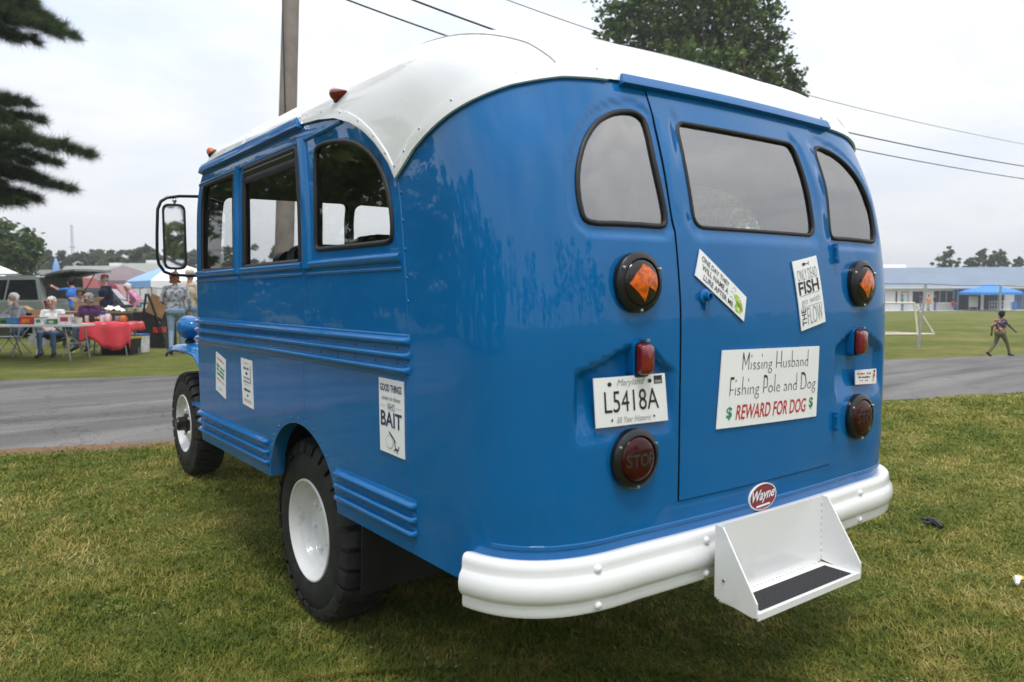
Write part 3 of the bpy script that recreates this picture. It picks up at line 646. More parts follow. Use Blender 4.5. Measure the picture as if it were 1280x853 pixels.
sign('sign', [(-.345, 1.689), (-.110, 1.527), (-.125, 1.442), (-.373, 1.601)], [('ONE DAY THEY', .06, .68, .62, .87, 'ink_black', 0, .01), ('WILL NAME A', .09, .40, .62, .60, 'ink_black', 0, .01), ('LURE AFTER ME', .14, .10, .74, .30, 'ink_black', 0, .01)], door, 'slanted white strip sticker with a green fish', polys=fishpoly)
sign('sign', [(.175, 1.657), (.345, 1.685), (.395, 1.428), (.226, 1.396)], [('ONLY DEAD', .10, .70, .90, .86, 'ink_grey', 0, -.01), ('FISH', .08, .50, .90, .69, 'ink_black', 0, .02), ('go with', .12, .325, .88, .45, 'ink_grey', 0, -.012), ('THE', .07, .06, .24, .30, 'ink_black', 0, .01, 1), ('FLOW', .29, .05, .92, .30, 'ink_grey', 0, -.01)], door, 'tilted white sticker about dead fish', polys=[(stroke([(.10, .485), (.9, .485)], .008), 'ink_grey'), (stroke([(.10, .315), (.9, .315)], .008), 'ink_grey'), (disc(.42, .925, .07, .022), 'ink_black'), (stroke([(.49, .925), (.62, .925)], .012), 'ink_black'), (stroke([(.62, .90), (.60, .925), (.64, .95)], .016), 'ink_black')])
sign('sign', [(-1.812, 1.238), (-1.622, 1.236), (-1.620, .960), (-1.805, .966)], [('GOOD THINGS', .06, .83, .93, .93, 'ink_navy', 0, .02), ('come to those', .12, .715, .88, .775, 'ink_navy', .3, -.005), ('WHO', .35, .58, .66, .68, 'ink_navy', 0, -.005), ('BAIT', .07, .36, .93, .565, 'ink_navy', 0, .02)], bus, 'white sticker whose largest word is BAIT', polys=[(stroke([(.06, .63), (.30, .63)], .008), 'ink_tan'), (stroke([(.70, .63), (.94, .63)], .008), 'ink_tan'), (disc(.42, .16, .15, .09, 12), 'ink_grey'), (disc(.42, .16, .14, .083, 12), 'sign_white'), ([(.38, .31), (.48, .28), (.62, .22), (.70, .16), (.64, .21), (.52, .24), (.42, .27)], 'ink_navy'), (stroke([(.60, .20), (.66, .10), (.76, .08), (.80, .14)], .03), 'ink_navy'), (stroke([(.58, .06), (.66, .09), (.74, .04)], .016), 'ink_navy')])
st = [([(.1, .86), (.9, .86), (.9, .885), (.1, .885)], 'sign_white')]
p1 = scribble(.15, .86, .85, .90, 'ink_red', rng)+scribble(.10, .66, .90, .74, 'ink_green', rng)+scribble(.12, .56, .88, .64, 'ink_green', rng)+scribble(.14, .46, .86, .53, 'ink_green', rng)+scribble(.10, .33, .90, .37, 'ink_red', rng)+scribble(.35, .12, .65, .16, 'ink_grey', rng)
sign('sign', [(-3.910, 1.212), (-3.724, 1.172), (-3.746, .946), (-3.934, .984)], [], bus, 'small white sticker with red and green print', polys=p1)
p2 = scribble(.25, .90, .75, .93, 'ink_tan', rng)+scribble(.20, .78, .70, .84, 'ink_black', rng)+[(disc(.5, .70, .10, .03), 'ink_black')]+scribble(.22, .58, .78, .63, 'ink_grey', rng)+scribble(.18, .50, .80, .55, 'ink_grey', rng)+scribble(.30, .44, .72, .47, 'ink_grey', rng)+scribble(.22, .32, .80, .38, 'ink_black', rng)+[(disc(.52, .235, .07, .025), 'ink_black'), (stroke([(.86, .90), (.84, .70), (.86, .50)], .03), 'ink_black')]+scribble(.14, .09, .86, .16, 'ink_tan', rng)
sign('sign', [(-3.445, 1.206), (-3.260, 1.199), (-3.256, .944), (-3.428, .957)], [], bus, 'small white sticker with a drawn rod', polys=p2)
p3 = scribble(.08, .68, .70, .80, 'ink_red', rng)+scribble(.14, .44, .66, .56, 'ink_navy', rng)+scribble(.20, .22, .58, .34, 'ink_red', rng)+[([(.78, .15), (.84, .15), (.90, .55), (.93, .85), (.86, .92), (.80, .6)], 'ink_tan'), (disc(.88, .86, .04, .09), 'ink_black'), ([(.80, .42), (.90, .5), (.91, .66), (.83, .66)], 'ink_red')]
sign('sign', [(.624, 1.218), (.784, 1.213), (.790, 1.149), (.629, 1.157)], [], bus, 'tiny white sticker beside the right-hand tail lamps', polys=p3)
# maker's badge
R = frame_from_z(NRM(.018, .791)); p = PT(.018, .791, .003); mb = MB(); mb.T = (R, p)
E_ = lambda k: [(a*k, b*k) for a, b in disc(0, 0, .082, .051, 32)]
mb.prism(E_(1.0), -.003, .003); badge = mb.build('badge', 'sign_white', bus, 30); badge['label'] = 'oval dark red maker badge with white script'
mb = MB(); mb.T = (R, p); mb.prism(E_(.93), .003, .0042); mb.build('badge_field', 'badge_red', badge, 30)
mb = MB(); mb.T = (R, p); v2, f = text_geom('Wayne', .3, .018); mb.add([((q[0]-.5)*.135, (q[1]-.5)*.052+.004+(q[0]-.5)*.008, .0052) for q in v2], f)
mb.add([(x, y, .0052) for x, y in [(-.04, -.030), (.042, -.026), (.042, -.033), (-.04, -.037)]], [(3, 2, 1, 0)]); mb.build('lettering', 'sign_white', badge, None)
# --- bumper and step
def bumper_path(off, n=90):
    """plan line around the tail at a distance from the body"""
    ss = np.linspace(-1.205, 1.27, n); P = S(ss, np.full(n, .70)); N = NRM(ss, np.full(n, .70)); N[:, 2] = 0; N /= np.linalg.norm(N, axis=1, keepdims=True); return P+N*off
prof = [(.000, .734), (.026, .741), (.040, .739), (.047, .731), (.050, .714), (.050, .698), (.053, .690), (.062, .678), (.067, .654), (.065, .630), (.057, .616), (.050, .611), (.050, .602), (.051, .582), (.047, .572), (.036, .569), (.01, .571)]
mb = MB(); G = []
for (o_, z_) in prof:
    q = bumper_path(o_); q[:, 2] = z_; G.append(q)
G = np.array(G); mb.grid(G, flip=False); inner = []
for (o_, z_) in prof: q = bumper_path(min(o_, .07)-.012+.0); q[:, 2] = .65+(z_-.65)*.95; inner.append(q)
for e in (0, -1): mb.grid(np.stack([G[:, e], np.array(inner)[:, e]], 0), flip=(e == -1))
bumper = mb.build('bumper', 'white_paint', bus, 50)
mb = MB(); bp = bumper_path(.052); bn = np.linspace(-1.205, 1.27, 90)
for k in (14, 31, 56, 66, 84):
    N = NRM(bn[k], .70); N[2] = 0
    for z_ in (.706, .593): mb = MB(); mb.lathe([(.014, -.004), (.0135, .004), (.009, .009), (.0005, .011)], 12, frame_from_z(N), np.array([bp[k][0], bp[k][1], z_])+N/np.linalg.norm(N)*(-.002)); mb.build('bolt', 'white_paint', bumper, 60)
X1, X2, YB1 = -.362, .252, -.088
RS = np.array([[0, 0, 1], [1, 0, 0], [0, 1, 0]], float)            # local (x,y,z) -> world (y,z,x)
side_poly = [(YB1+.001, .535), (YB1+.001, .778), (-.118, .776), (-.252, .560), (-.252, .515), (-.235, .512)]
mb = MB(); mb.prism(side_poly, -.0035, .0035, RS, (X1, 0, 0)); step = mb.build('step', 'white_paint', bus, 30)
mb = MB(); mb.prism(side_poly, -.0035, .0035, RS, (X2, 0, 0)); mb.build('side_plate', 'white_paint', step, 30)
mb = MB(); mb.box(((X1+X2)/2, YB1-.004, .650), (X2-X1-.008, .006, .250)); mb.build('back_plate', 'white_paint', step, 30)
mb = MB(); mb.box(((X1+X2)/2, (-.252+YB1)/2-.004, .522), (X2-X1-.008, .150, .006)); mb.box(((X1+X2)/2, -.2515, .516), (X2-X1-.008, .005, .022)); mb.build('tread', 'white_paint', step, 30)
mb = MB(); mb.box(((X1+X2)/2, -.185, .5262), (X2-X1-.075, .105, .0018)); mb.build('grip_tape', 'grip', step, 30)
mb = MB()
for k in range(9): mb.sphere((X2-.0042, YB1-.0085, .55+k*.025), (.0026, .003, .009), 6, 5)
for k in range(26): mb.sphere((X1+.03+k*.022, YB1-.008, .5262), (.011, .004, .0025), 6, 5)
o = mb.build('weld_bead', 'white_paint', step, 80); o['kind'] = 'stuff'
mb = MB(); mb.lathe([(.006, 0), (.005, .004), (.0005, .004)], 10, frame_from_z((-1, 0, 0)), (X1-.0035, -.125, .60)); mb.build('bolt', 'steel', step, 60)
# --- underside
mb = MB()
ssb = np.concatenate([np.linspace(-SE, SE, 120)]); P = S(ssb, np.full(120, .66)); P[:, 2] = .655; P = P*np.array([.985, 1, 1])+np.array([0, .012, 0])
Q = [p_ if not 1.28 < p_[1] < 2.30 else np.array([math.copysign(.56, p_[0]), p_[1], p_[2]]) for p_ in P]
mb.add(Q, [tuple(range(120))]); mb.build('floor_pan', 'chassis', bus, None)
mb = MB()
for sx in (-.42, .42): mb.box((sx, 2.9, .60), (.07, 5.6, .14))
for y in (.35, 1.2, 2.4, 3.4, 4.4): mb.box((0, y, .60), (.84, .08, .10))
mb.build('frame_rail', 'chassis', bus, 30)
for y in (1.88, 5.33):
    mb = MB(); mb.tube([(-.80 if y < 3 else -.62, y, .42), (.80 if y < 3 else .62, y, .42)], .05, 12); mb.sphere((.05, y, .42), (.17, .16, .17), 14, 9); ax = mb.build('axle', 'chassis', bus, 50)
    for sx in (-.52, .52):
        mb = MB(); pth = [(sx, y+t, .47+.35*t*t) for t in np.linspace(-.55, .55, 13)]
        for k in range(4): mb.tube([(a, y+(b-y)*(1-.18*k), c-.016*k) for a, b, c in pth], .03, 4, sq=.25)
        mb.build('leaf_spring', 'chassis', ax, 40)
mb = MB(); mb.tube([(-.3, 3.6, .52), (-.3, 2.2, .50), (-.34, 1.0, .48), (-.45, .55, .46)], .03, 10); mb.tube([(-.3, 2.9, .51), (-.3, 2.3, .50)], .075, 12); mb.build('exhaust', 'chassis', bus, 50)
mb = MB(); mb.box((.66, 3.0, .56), (.36, .9, .24)); mb.build('fuel_tank', 'chassis', bus, 30)
for sx in (-1, 1):                               # mud flaps
    mb = MB(); q = np.array([[(sx*(.50+.435*u), 1.385+.010*math.sin(u*5)+(.03*(1-w)), .205+.42*w) for u in np.linspace(0, 1, 8)] for w in np.linspace(0, 1, 6)]); mb.grid(q); mb.grid(q+np.array([0, .012, 0]), flip=True); mb.grid(np.stack([q[0], q[0]+np.array([0, .012, 0])], 0)); mb.grid(np.stack([q[:, -1], q[:, -1]+np.array([0, .012, 0])], 0)); fl = mb.build('mud_flap', 'mudflap', bus, 60)
    mb = MB(); mb.box((sx*.74, 1.40, .64), (.40, .03, .035)); mb.build('flap_bracket', 'chassis', fl, 30)
    mb = MB(); mb.grid([[(sx*x_, 1.80+.56*math.cos(a), .42+.60*math.sin(a)) for a in np.linspace(.5, math.pi-.5, 16)] for x_ in (1.03, .55)]); mb.build('wheel_housing', 'chassis', bus, 60)
# --- wheels
def wheel(c, sx, front):
    R = np.array([[0, 0, 1], [0, -1, 0], [1, 0, 0]], float) if sx > 0 else np.array([[0, 0, -1], [0, 1, 0], [1, 0, 0]], float)
    # local z = outward axis
    c = np.array(c, float); w = MB(); TR = .450; ex = lambda r_: r_ if r_ < .25 else .25+(r_-.25)*1.143
    prof = [(.232, -.100), (.250, -.118), (.300, -.128), (.340, -.125), (.370, -.112), (.392, -.094), (.394, 0), (.392, .094), (.370, .112), (.340, .125), (.300, .128), (.268, .124), (.258, .120), (.250, .116), (.236, .100)]
    w.lathe([(ex(a_), b_) for a_, b_ in prof], 72, R, c)
    for side in (-1, 1):
        n = 28
        for k in range(n):
            a0 = (k+(.5 if side > 0 else 0))*2*math.pi/n; da = .73*2*math.pi/n; pl = [(-.012, .404), (-.012, TR), (.060, TR), (.088, TR-.003), (.114, TR-.020), (.127, TR-.062), (.124, TR-.072), (.110, .380), (.09, .404)]
            ring = []
            for t, sh in ((-.5, 0), (.5, 0)):
                ring.append([(r*math.cos(a0+da*t*(1 if h > .02 else .9)+.02*side), r*math.sin(a0+da*t*(1 if h > .02 else .9)+.02*side), h*side) for h, r in pl])
            m_ = len(pl); v = [tuple(R@np.array(p)+c) for p in ring[0]+ring[1]]; f = [tuple(range(m_)), tuple(range(m_, 2*m_))[::-1]]+[(i, m_+i, m_+(i+1) % m_, (i+1) % m_) for i in range(m_)]
            if side < 0: f = [q[::-1] for q in f]
            w.add(v, f)
    root = MB(); 
    if not front:
        rp = [(.236, .098), (.246, .112), (.252, .118), (.250, .124), (.243, .125), (.237, .120), (.232, .104), (.222, .092), (.215, .080), (.212, .078), (.210, .064), (.204, .056), (.202, .030), (.196, .018), (.186, .013), (.150, .015), (.118, .021), (.100, .023), (.098, .0), (.06, -.002), (.0005, -.002)]
    else:
        rp = [(.236, .098), (.246, .112), (.252, .118), (.250, .124), (.243, .125), (.237, .120), (.232, .104), (.220, .090), (.205, .070), (.198, .062), (.180, .070), (.150, .086), (.118, .090), (.095, .088), (.0005, .088)]
    root.lathe(rp, 48, R, c)
    wh = root.build('wheel', 'wheel_paint', bus, 35)
    w.build('tyre', 'tyre_rubber', wh, 35)
    n = MB()
    for k in range(8 if not front else 5):
        a = k*2*math.pi/(8 if not front else 5)+.2; rr, hh = (.158, .014) if not front else (.108, .088); n.lathe([(.015, 0), (.015, .014), (.010, .020), (.0005, .021)], 6, R, c+R@np.array([rr*math.cos(a), rr*math.sin(a), hh]))
    n.build('wheel_nut', 'wheel_paint', wh, 30)['kind'] = 'stuff'
    h = MB()
    if front: h.lathe([(.085, .088), (.085, .108), (.062, .112), (.060, .165), (.050, .172), (.048, .185), (.0005, .186)], 20, R, c)
    else: h.lathe([(.092, -.005), (.090, .030), (.075, .042), (.0005, .045)], 20, R, c)
    h.build('hub', 'black_paint' if front else 'wheel_paint', wh, 35)
for sx in (-1, 1):
    wheel((sx*.872, 1.875, .392), sx, False); wheel((sx*.612, 5.345, .428), sx, True)
# --- bonnet, wings, headlamps
def loft(secs, name, mt, parent, sm=50):
    mb = MB(); G = np.array(secs); mb.grid(G); n = G.shape[1]; mb.add(G[0], [tuple(range(n))[::-1]]); mb.add(G[-1], [tuple(range(n))]); return mb.build(name, mt, parent, sm)
secs = []
for y, hw, zt, zbm in ((3.40, .62, 1.60, .78), (3.9, .56, 1.57, .80), (4.6, .47, 1.50, .82), (5.35, .38, 1.40, .80), (5.42, .36, 1.36, .82)):
    secs.append([(hw*math.cos(a)*(1 if abs(math.cos(a)) > .5 else 1), y, zbm+(zt-zbm)*(math.sin(a)**.5 if math.sin(a) > 0 else 0)) for a in np.linspace(0, math.pi, 15)])
loft(secs, 'bonnet', 'blue_paint', bus)
mb = MB(); mb.box((0, 5.46, 1.10), (.74, .06, .58)); gr = mb.build('grille', 'blue_paint', bus, 30)
mb = MB()
for k in range(9): mb.box((-.28+k*.07, 5.50, 1.1), (.02, .02, .5))
mb.build('grille_bar', 'blue_paint', gr, 30)
for sx in (-1, 1):
    # arched front wing over the wheel
    path = [(4.44, .80), (4.47, .92), (4.56, 1.04), (4.72, 1.115), (4.95, 1.135), (5.20, 1.135), (5.45, 1.125), (5.62, 1.095), (5.68, 1.06)]
    G = []
    for (y, z) in path: G.append([(sx*.30, y, z-.02), (sx*.55, y, z), (sx*.72, y, z-.004), (sx*.775, y, z-.022), (sx*.785, y-.0, z-.055)])
    G = np.array(G); mb = MB(); mb.grid(G, flip=sx < 0); mb.grid(G-np.array([0, 0, .02])*1.0+np.array([-sx*.006, 0, 0]), flip=sx > 0); fe = mb.build('front_wing', 'blue_paint', bus, 60)
    mb = MB(); mb.tube(G[:, -1], .012, 8); mb.build('wing_edge', 'blue_paint', fe, 60)
    mb = MB(); mb.box((sx*.70, 4.20, .70), (.30, .75, .02)); mb.box((sx*.46, 4.1, .80), (.02, 1.2, .22)); mb.build('running_board', 'blue_paint', bus, 30)
    mb = MB(); RH = frame_from_z((0, 1, 0)); mb.lathe([(.0005, -.17), (.04, -.160), (.075, -.12), (.097, -.06), (.103, 0), (.105, .02), (.10, .03)], 24, RH, (sx*.655, 5.36, 1.262)); hl = mb.build('headlamp', 'blue_paint', bus, 60)
    mb = MB(); mb.lathe([(.10, .03), (.08, .045), (.04, .055), (.0005, .058)], 24, RH, (sx*.655, 5.36, 1.262)); mb.build('lens', 'sign_white', hl, 60)
    mb = MB(); mb.tube([(sx*.655, 5.36, 1.165), (sx*.655, 5.36, 1.12)], .03, 10); mb.lathe([(.045, 0), (.045, .02), (.03, .03)], 12, None, (sx*.655, 5.36, 1.13)); mb.build('lamp_stalk', 'black_paint', hl, 50)
mb = MB(); mb.box((0, 5.80, .72), (1.05, .10, .18)); mb.build('front_bumper', 'white_paint', bus, 30)
# --- mirror
for sx in (-1, 1):
    y0 = 3.46; k = -sx
    pts = [(1.03, 2.172), (1.16, 2.165), (1.235, 2.150), (1.270, 2.125), (1.290, 2.075), (1.298, 1.93), (1.302, 1.789), (1.292, 1.735), (1.262, 1.690), (1.215, 1.672), (1.12, 1.668), (1.04, 1.667)]
    pts = [(sx*a, y0, b) for a, b in pts]; mb = MB(); q = []
    for i in range(len(pts)-1):
        for t in (0, .5): q.append(tuple(np.array(pts[i])*(1-t)+np.array(pts[i+1])*t))
    q.append(pts[-1]); mb.tube(q, .0095, 8); arm = mb.build('mirror_arm', 'black_paint', bus, 60)
    R = np.array([[math.cos(-.20*k), -math.sin(-.20*k), 0], [math.sin(-.20*k), math.cos(-.20*k), 0], [0, 0, 1]]) @ RX90
    c = np.array((sx*1.196, y0, 1.91)); pl = round_poly([(-.068, -.205), (.068, -.205), (.068, .205), (-.068, .205)], .045, 6)
    mb = MB(); mb.T = (R, c); mb.prism(pl, -.028, .006); mb.build('mirror_shell', 'black_paint', arm, 40)
    mb = MB(); mb.T = (R, c); mb.prism([(a*.80, b*.93) for a, b in pl], .006, .0075); mb.build('mirror_glass', 'mirror', arm, 30)
    mb = MB(); mb.tube([(sx*1.19, y0, 2.16), (sx*1.19, y0, 2.11)], .007, 6); mb.sphere((sx*1.19, y0, 2.135), .014, 8, 6); mb.tube([(sx*1.196, y0, 1.672), (sx*1.196, y0, 1.71)], .007, 6); mb.build('mirror_joint', 'steel', arm, 60)
# --- interior
mb = MB(); mb.box((0, 1.95, .93), (2.0, 2.9, .03)); mb.build('cabin_floor', 'lining', bus, 30)
def bench(x, y, w, h=1.0, back=1):
    mb = MB(); q = round_poly([(-w/2, 0), (w/2, 0), (w/2, .58), (-w/2, .58)], .09, 5); mb.prism(q, -.05, .05, RX90, (x, y, 1.22)); s_ = mb.build('seat', 'seat_vinyl', bus, 40)
    mb = MB(); mb.box((x, y+.25, 1.24), (w, .46, .14)); mb.build('cushion', 'seat_vinyl', s_, 30)
    mb = MB()
    for dx in (-w*.42, w*.42): mb.tube([(x+dx, y+.4, .94), (x+dx, y+.4, 1.2)], .016, 6); mb.tube([(x+dx, y+.05, .94), (x+dx, y+.05, 1.2)], .016, 6)
    mb.build('leg', 'chassis', s_, 50)
for y in (1.35, 2.1): bench(-.62, y, .70); bench(.62, y, .70)
bench(-.55, 2.72, .55)
mb = MB(); mb.box((0, 3.28, 1.50), (1.9, .34, .22)); mb.build('dashboard', 'seat_vinyl', bus, 30)
mb = MB(); a = np.linspace(0, 2*math.pi, 24, endpoint=False); RW = frame_from_z((0, -.75, .66)); mb.tube([np.array((-.5, 3.08, 1.66))+RW@np.array((.21*math.cos(t), .21*math.sin(t), 0)) for t in a], .014, 8, closed=True)
for t in (0, 2.1, 4.2): mb.tube([np.array((-.5, 3.08, 1.66)), np.array((-.5, 3.08, 1.66))+RW@np.array((.21*math.cos(t), .21*math.sin(t), 0))], .01, 6)
mb.tube([(-.5, 3.08, 1.66), (-.5, 3.3, 1.45)], .02, 8); mb.build('steering_wheel', 'rubber', bus, 60)
mb = MB(); mb.box((.58, 1.50, 2.03), (.30, .22, .16)); mb.build('speaker_box', 'seat_vinyl', bus, 30)
# ------------------------------------------------------------------ ground, road, grass
def mat_lawn(name, cols, straw=0.5):
    m = bpy.data.materials.new(name); m.use_nodes = True; nt = m.node_tree; n = nt.nodes; l = nt.links; p = n['Principled BSDF']
    p.inputs['Roughness'].default_value = 0.95; p.inputs['Specular IOR Level'].default_value = 0.1
    geo = n.new('ShaderNodeNewGeometry')
    def noise(sc, det=4, rough=.6):
        x = n.new('ShaderNodeTexNoise'); x.inputs['Scale'].default_value = sc; x.inputs['Detail'].default_value = det; x.inputs['Roughness'].default_value = rough; l.new(geo.outputs['Position'], x.inputs['Vector']); return x.outputs['Fac']
    def math_(op, a, b):
        x = n.new('ShaderNodeMath'); x.operation = op
        for i, q in enumerate((a, b)):
            if isinstance(q, (int, float)): x.inputs[i].default_value = q
            else: l.new(q, x.inputs[i])
        return x.outputs[0]
    t = math_('ADD', math_('MULTIPLY', noise(.35, 5), .9), math_('MULTIPLY', noise(2.2, 5), .7)); t = math_('ADD', t, math_('MULTIPLY', noise(28, 6, .7), .9)); t = math_('ADD', t, straw-1.25)
    rp = n.new('ShaderNodeValToRGB'); e = rp.color_ramp.elements; e[0].position = .22; e[1].position = .78; e[0].color = (*cols[0], 1); e[1].color = (*cols[2], 1); k = e.new(.5); k.color = (*cols[1], 1)
    l.new(t, rp.inputs[0]); l.new(rp.outputs[0], p.inputs['Base Color'])
    b = n.new('ShaderNodeBump'); b.inputs['Distance'].default_value = .03; l.new(noise(45, 5, .7), b.inputs['Height']); l.new(b.outputs[0], p.inputs['Normal']); MATS[name] = m
mat_lawn('lawn', [(.075, .105, .020), (.135, .150, .034), (.25, .215, .08)], .5)
def mat_asphalt():
    m = mat('asphalt', (.148, .142, .137), .9, spec=.3, var=.22, vscale=60, bump=.006, bscale=70); nt = m.node_tree; n = nt.nodes; l = nt.links; p = n['Principled BSDF']; base = p.inputs['Base Color'].links[0].from_socket; geo = n.new('ShaderNodeNewGeometry')
    mp = n.new('ShaderNodeMapping'); mp.inputs['Rotation'].default_value = (0, 0, math.atan(.33)); mp.inputs['Scale'].default_value = (.16, 1.1, 1); l.new(geo.outputs['Position'], mp.inputs[0])
    nz = n.new('ShaderNodeTexNoise'); nz.inputs['Scale'].default_value = 1.6; nz.inputs['Detail'].default_value = 6; nz.inputs['Distortion'].default_value = .6; l.new(mp.outputs[0], nz.inputs['Vector']); rp = n.new('ShaderNodeValToRGB'); rp.color_ramp.elements[0].position = .33; rp.color_ramp.elements[0].color = (.62, .61, .60, 1); rp.color_ramp.elements[1].position = .66; rp.color_ramp.elements[1].color = (1.25, 1.24, 1.22, 1); l.new(nz.outputs['Fac'], rp.inputs[0])
    vo = n.new('ShaderNodeTexVoronoi'); vo.feature = 'DISTANCE_TO_EDGE'; vo.inputs['Scale'].default_value = .8; n2 = n.new('ShaderNodeTexNoise'); n2.inputs['Scale'].default_value = 2.5; l.new(geo.outputs['Position'], n2.inputs['Vector']); av = n.new('ShaderNodeVectorMath'); av.operation = 'MULTIPLY_ADD'; av.inputs[1].default_value = (.8, .8, .8); l.new(n2.outputs['Color'], av.inputs[0]); l.new(geo.outputs['Position'], av.inputs[2]); l.new(av.outputs[0], vo.inputs['Vector'])
    cr = n.new('ShaderNodeValToRGB'); cr.color_ramp.elements[0].position = .004; cr.color_ramp.elements[0].color = (.45, .44, .43, 1); cr.color_ramp.elements[1].position = .016; cr.color_ramp.elements[1].color = (1, 1, 1, 1); l.new(vo.outputs['Distance'], cr.inputs[0])
    a = n.new('ShaderNodeMixRGB'); a.blend_type = 'MULTIPLY'; a.inputs[0].default_value = 1; l.new(base, a.inputs[1]); l.new(rp.outputs[0], a.inputs[2]); b = n.new('ShaderNodeMixRGB'); b.blend_type = 'MULTIPLY'; b.inputs[0].default_value = .45; l.new(a.outputs[0], b.inputs[1]); l.new(cr.outputs[0], b.inputs[2]); l.new(b.outputs[0], p.inputs['Base Color'])
mat_asphalt()
mat('red_dirt', (.20, .085, .055), .95, col2=(.14, .11, .06), vscale=4, bump=.01, bscale=30)
xs = np.unique(np.concatenate([np.linspace(-600, -120, 8), np.linspace(-120, -30, 12), np.linspace(-30, 60, 91), np.linspace(60, 140, 30), np.linspace(140, 600, 10)]))
ys = np.unique(np.concatenate([np.linspace(-600, -120, 8), np.linspace(-120, -20, 12), np.linspace(-20, 60, 81), np.linspace(60, 140, 20), np.linspace(140, 600, 10)]))
X, Y = np.meshgrid(xs, ys, indexing='ij'); mb = MB(); mb.grid(np.stack([X, Y, terrain(X, Y)], -1)); ground = tag(mb.build('ground', 'lawn', None, 180), kind='structure')
ROAD_N, ROAD_F, ROAD_M = 6.6, 11.95, -.33
def road_strip(name, b0, b1, x0, x1, dz, mt, jit=0.0, n=220, k=8, rim=True):
    xx = np.linspace(x0, x1, n); r = np.random.default_rng(5); G = []
    for i in range(k+1):
        off = b0+(b1-b0)*i/k+(r.normal(0, jit, n) if i in (0, k) else 0); yy = ROAD_M*xx+off
        z = terrain(xx, yy)+dz*(1 if 0 < i < k else .1); G.append(np.stack([xx, yy, z], -1))
    mb = MB(); mb.grid(np.array(G).transpose(1, 0, 2)); return tag(mb.build(name, mt, None, 60), kind='structure')
road_strip('road', ROAD_N, ROAD_F, -90, 120, .035, 'asphalt', .035, 420, 12)
road_strip('road_verge', ROAD_N-.24, ROAD_N+.05, -14, 4.5, .018, 'red_dirt', .05, 120, 4)
# blades of grass near the camera
def mat_blade():
    m = bpy.data.materials.new('grass_blade'); m.use_nodes = True; nt = m.node_tree; n = nt.nodes; l = nt.links; p = n['Principled BSDF']; out = n['Material Output']
    p.inputs['Roughness'].default_value = .6; p.inputs['Specular IOR Level'].default_value = .25; geo = n.new('ShaderNodeNewGeometry')
    def noise(sc, det=4):
        x = n.new('ShaderNodeTexNoise'); x.inputs['Scale'].default_value = sc; x.inputs['Detail'].default_value = det; l.new(geo.outputs['Position'], x.inputs['Vector']); return x.outputs['Fac']
    def math_(op, a, b):
        x = n.new('ShaderNodeMath'); x.operation = op
        for i, q in enumerate((a, b)):
            if isinstance(q, (int, float)): x.inputs[i].default_value = q
            else: l.new(q, x.inputs[i])
        return x.outputs[0]
    t = math_('ADD', math_('MULTIPLY', noise(.7), 1.0), math_('MULTIPLY', noise(3.0), .9)); t = math_('ADD', t, math_('MULTIPLY', geo.outputs['Random Per Island'], .38)); t = math_('ADD', t, math_('MULTIPLY', noise(14.0), .6)); t = math_('ADD', t, -1.0)
    rp = n.new('ShaderNodeValToRGB'); e = rp.color_ramp.elements; e[0].position = .2; e[1].position = .92; e[0].color = (.095, .138, .016, 1); e[1].color = (.62, .50, .21, 1)
    for pos, c in ((.38, (.165, .198, .026)), (.54, (.275, .262, .050)), (.72, (.44, .365, .115))): q = e.new(pos); q.color = (*c, 1)
    l.new(t, rp.inputs[0]); l.new(rp.outputs[0], p.inputs['Base Color']); tl = n.new('ShaderNodeBsdfTranslucent'); l.new(rp.outputs[0], tl.inputs[0]); mx = n.new('ShaderNodeMixShader'); mx.inputs[0].default_value = .35
    l.new(p.outputs[0], mx.inputs[1]); l.new(tl.outputs[0], mx.inputs[2]); l.new(mx.outputs[0], out.inputs[0]); MATS['grass_blade'] = m
mat_blade()
def big_mesh(name, V, F, mt, parent=None, smooth=False, local=False):
    V = np.asarray(V, np.float32); F = np.asarray(F, np.int32); me = bpy.data.meshes.new(name); k = F.shape[1]; me.vertices.add(len(V)); me.vertices.foreach_set('co', V.ravel()); me.loops.add(F.size); me.loops.foreach_set('vertex_index', F.ravel())
    me.polygons.add(len(F)); me.polygons.foreach_set('loop_start', np.arange(0, F.size, k, dtype=np.int32)); me.polygons.foreach_set('loop_total', np.full(len(F), k, np.int32)); me.update(calc_edges=True)
    if smooth: me.polygons.foreach_set('use_smooth', np.ones(len(F), bool))
    me.materials.append(MATS[mt]); o = bpy.data.objects.new(name, me); link(o, parent, local); return o
def vnoise(x, y, seed=0):
    """cheap smooth value noise"""
    r = np.random.default_rng(seed); T = r.random((256, 256)); xi = np.floor(x).astype(int); yi = np.floor(y).astype(int); fx = x-xi; fy_ = y-yi; fx = fx*fx*(3-2*fx); fy_ = fy_*fy_*(3-2*fy_)
    g = lambda a, b: T[a % 256, b % 256]
    return (g(xi, yi)*(1-fx)+g(xi+1, yi)*fx)*(1-fy_)+(g(xi, yi+1)*(1-fx)+g(xi+1, yi+1)*fx)*fy_
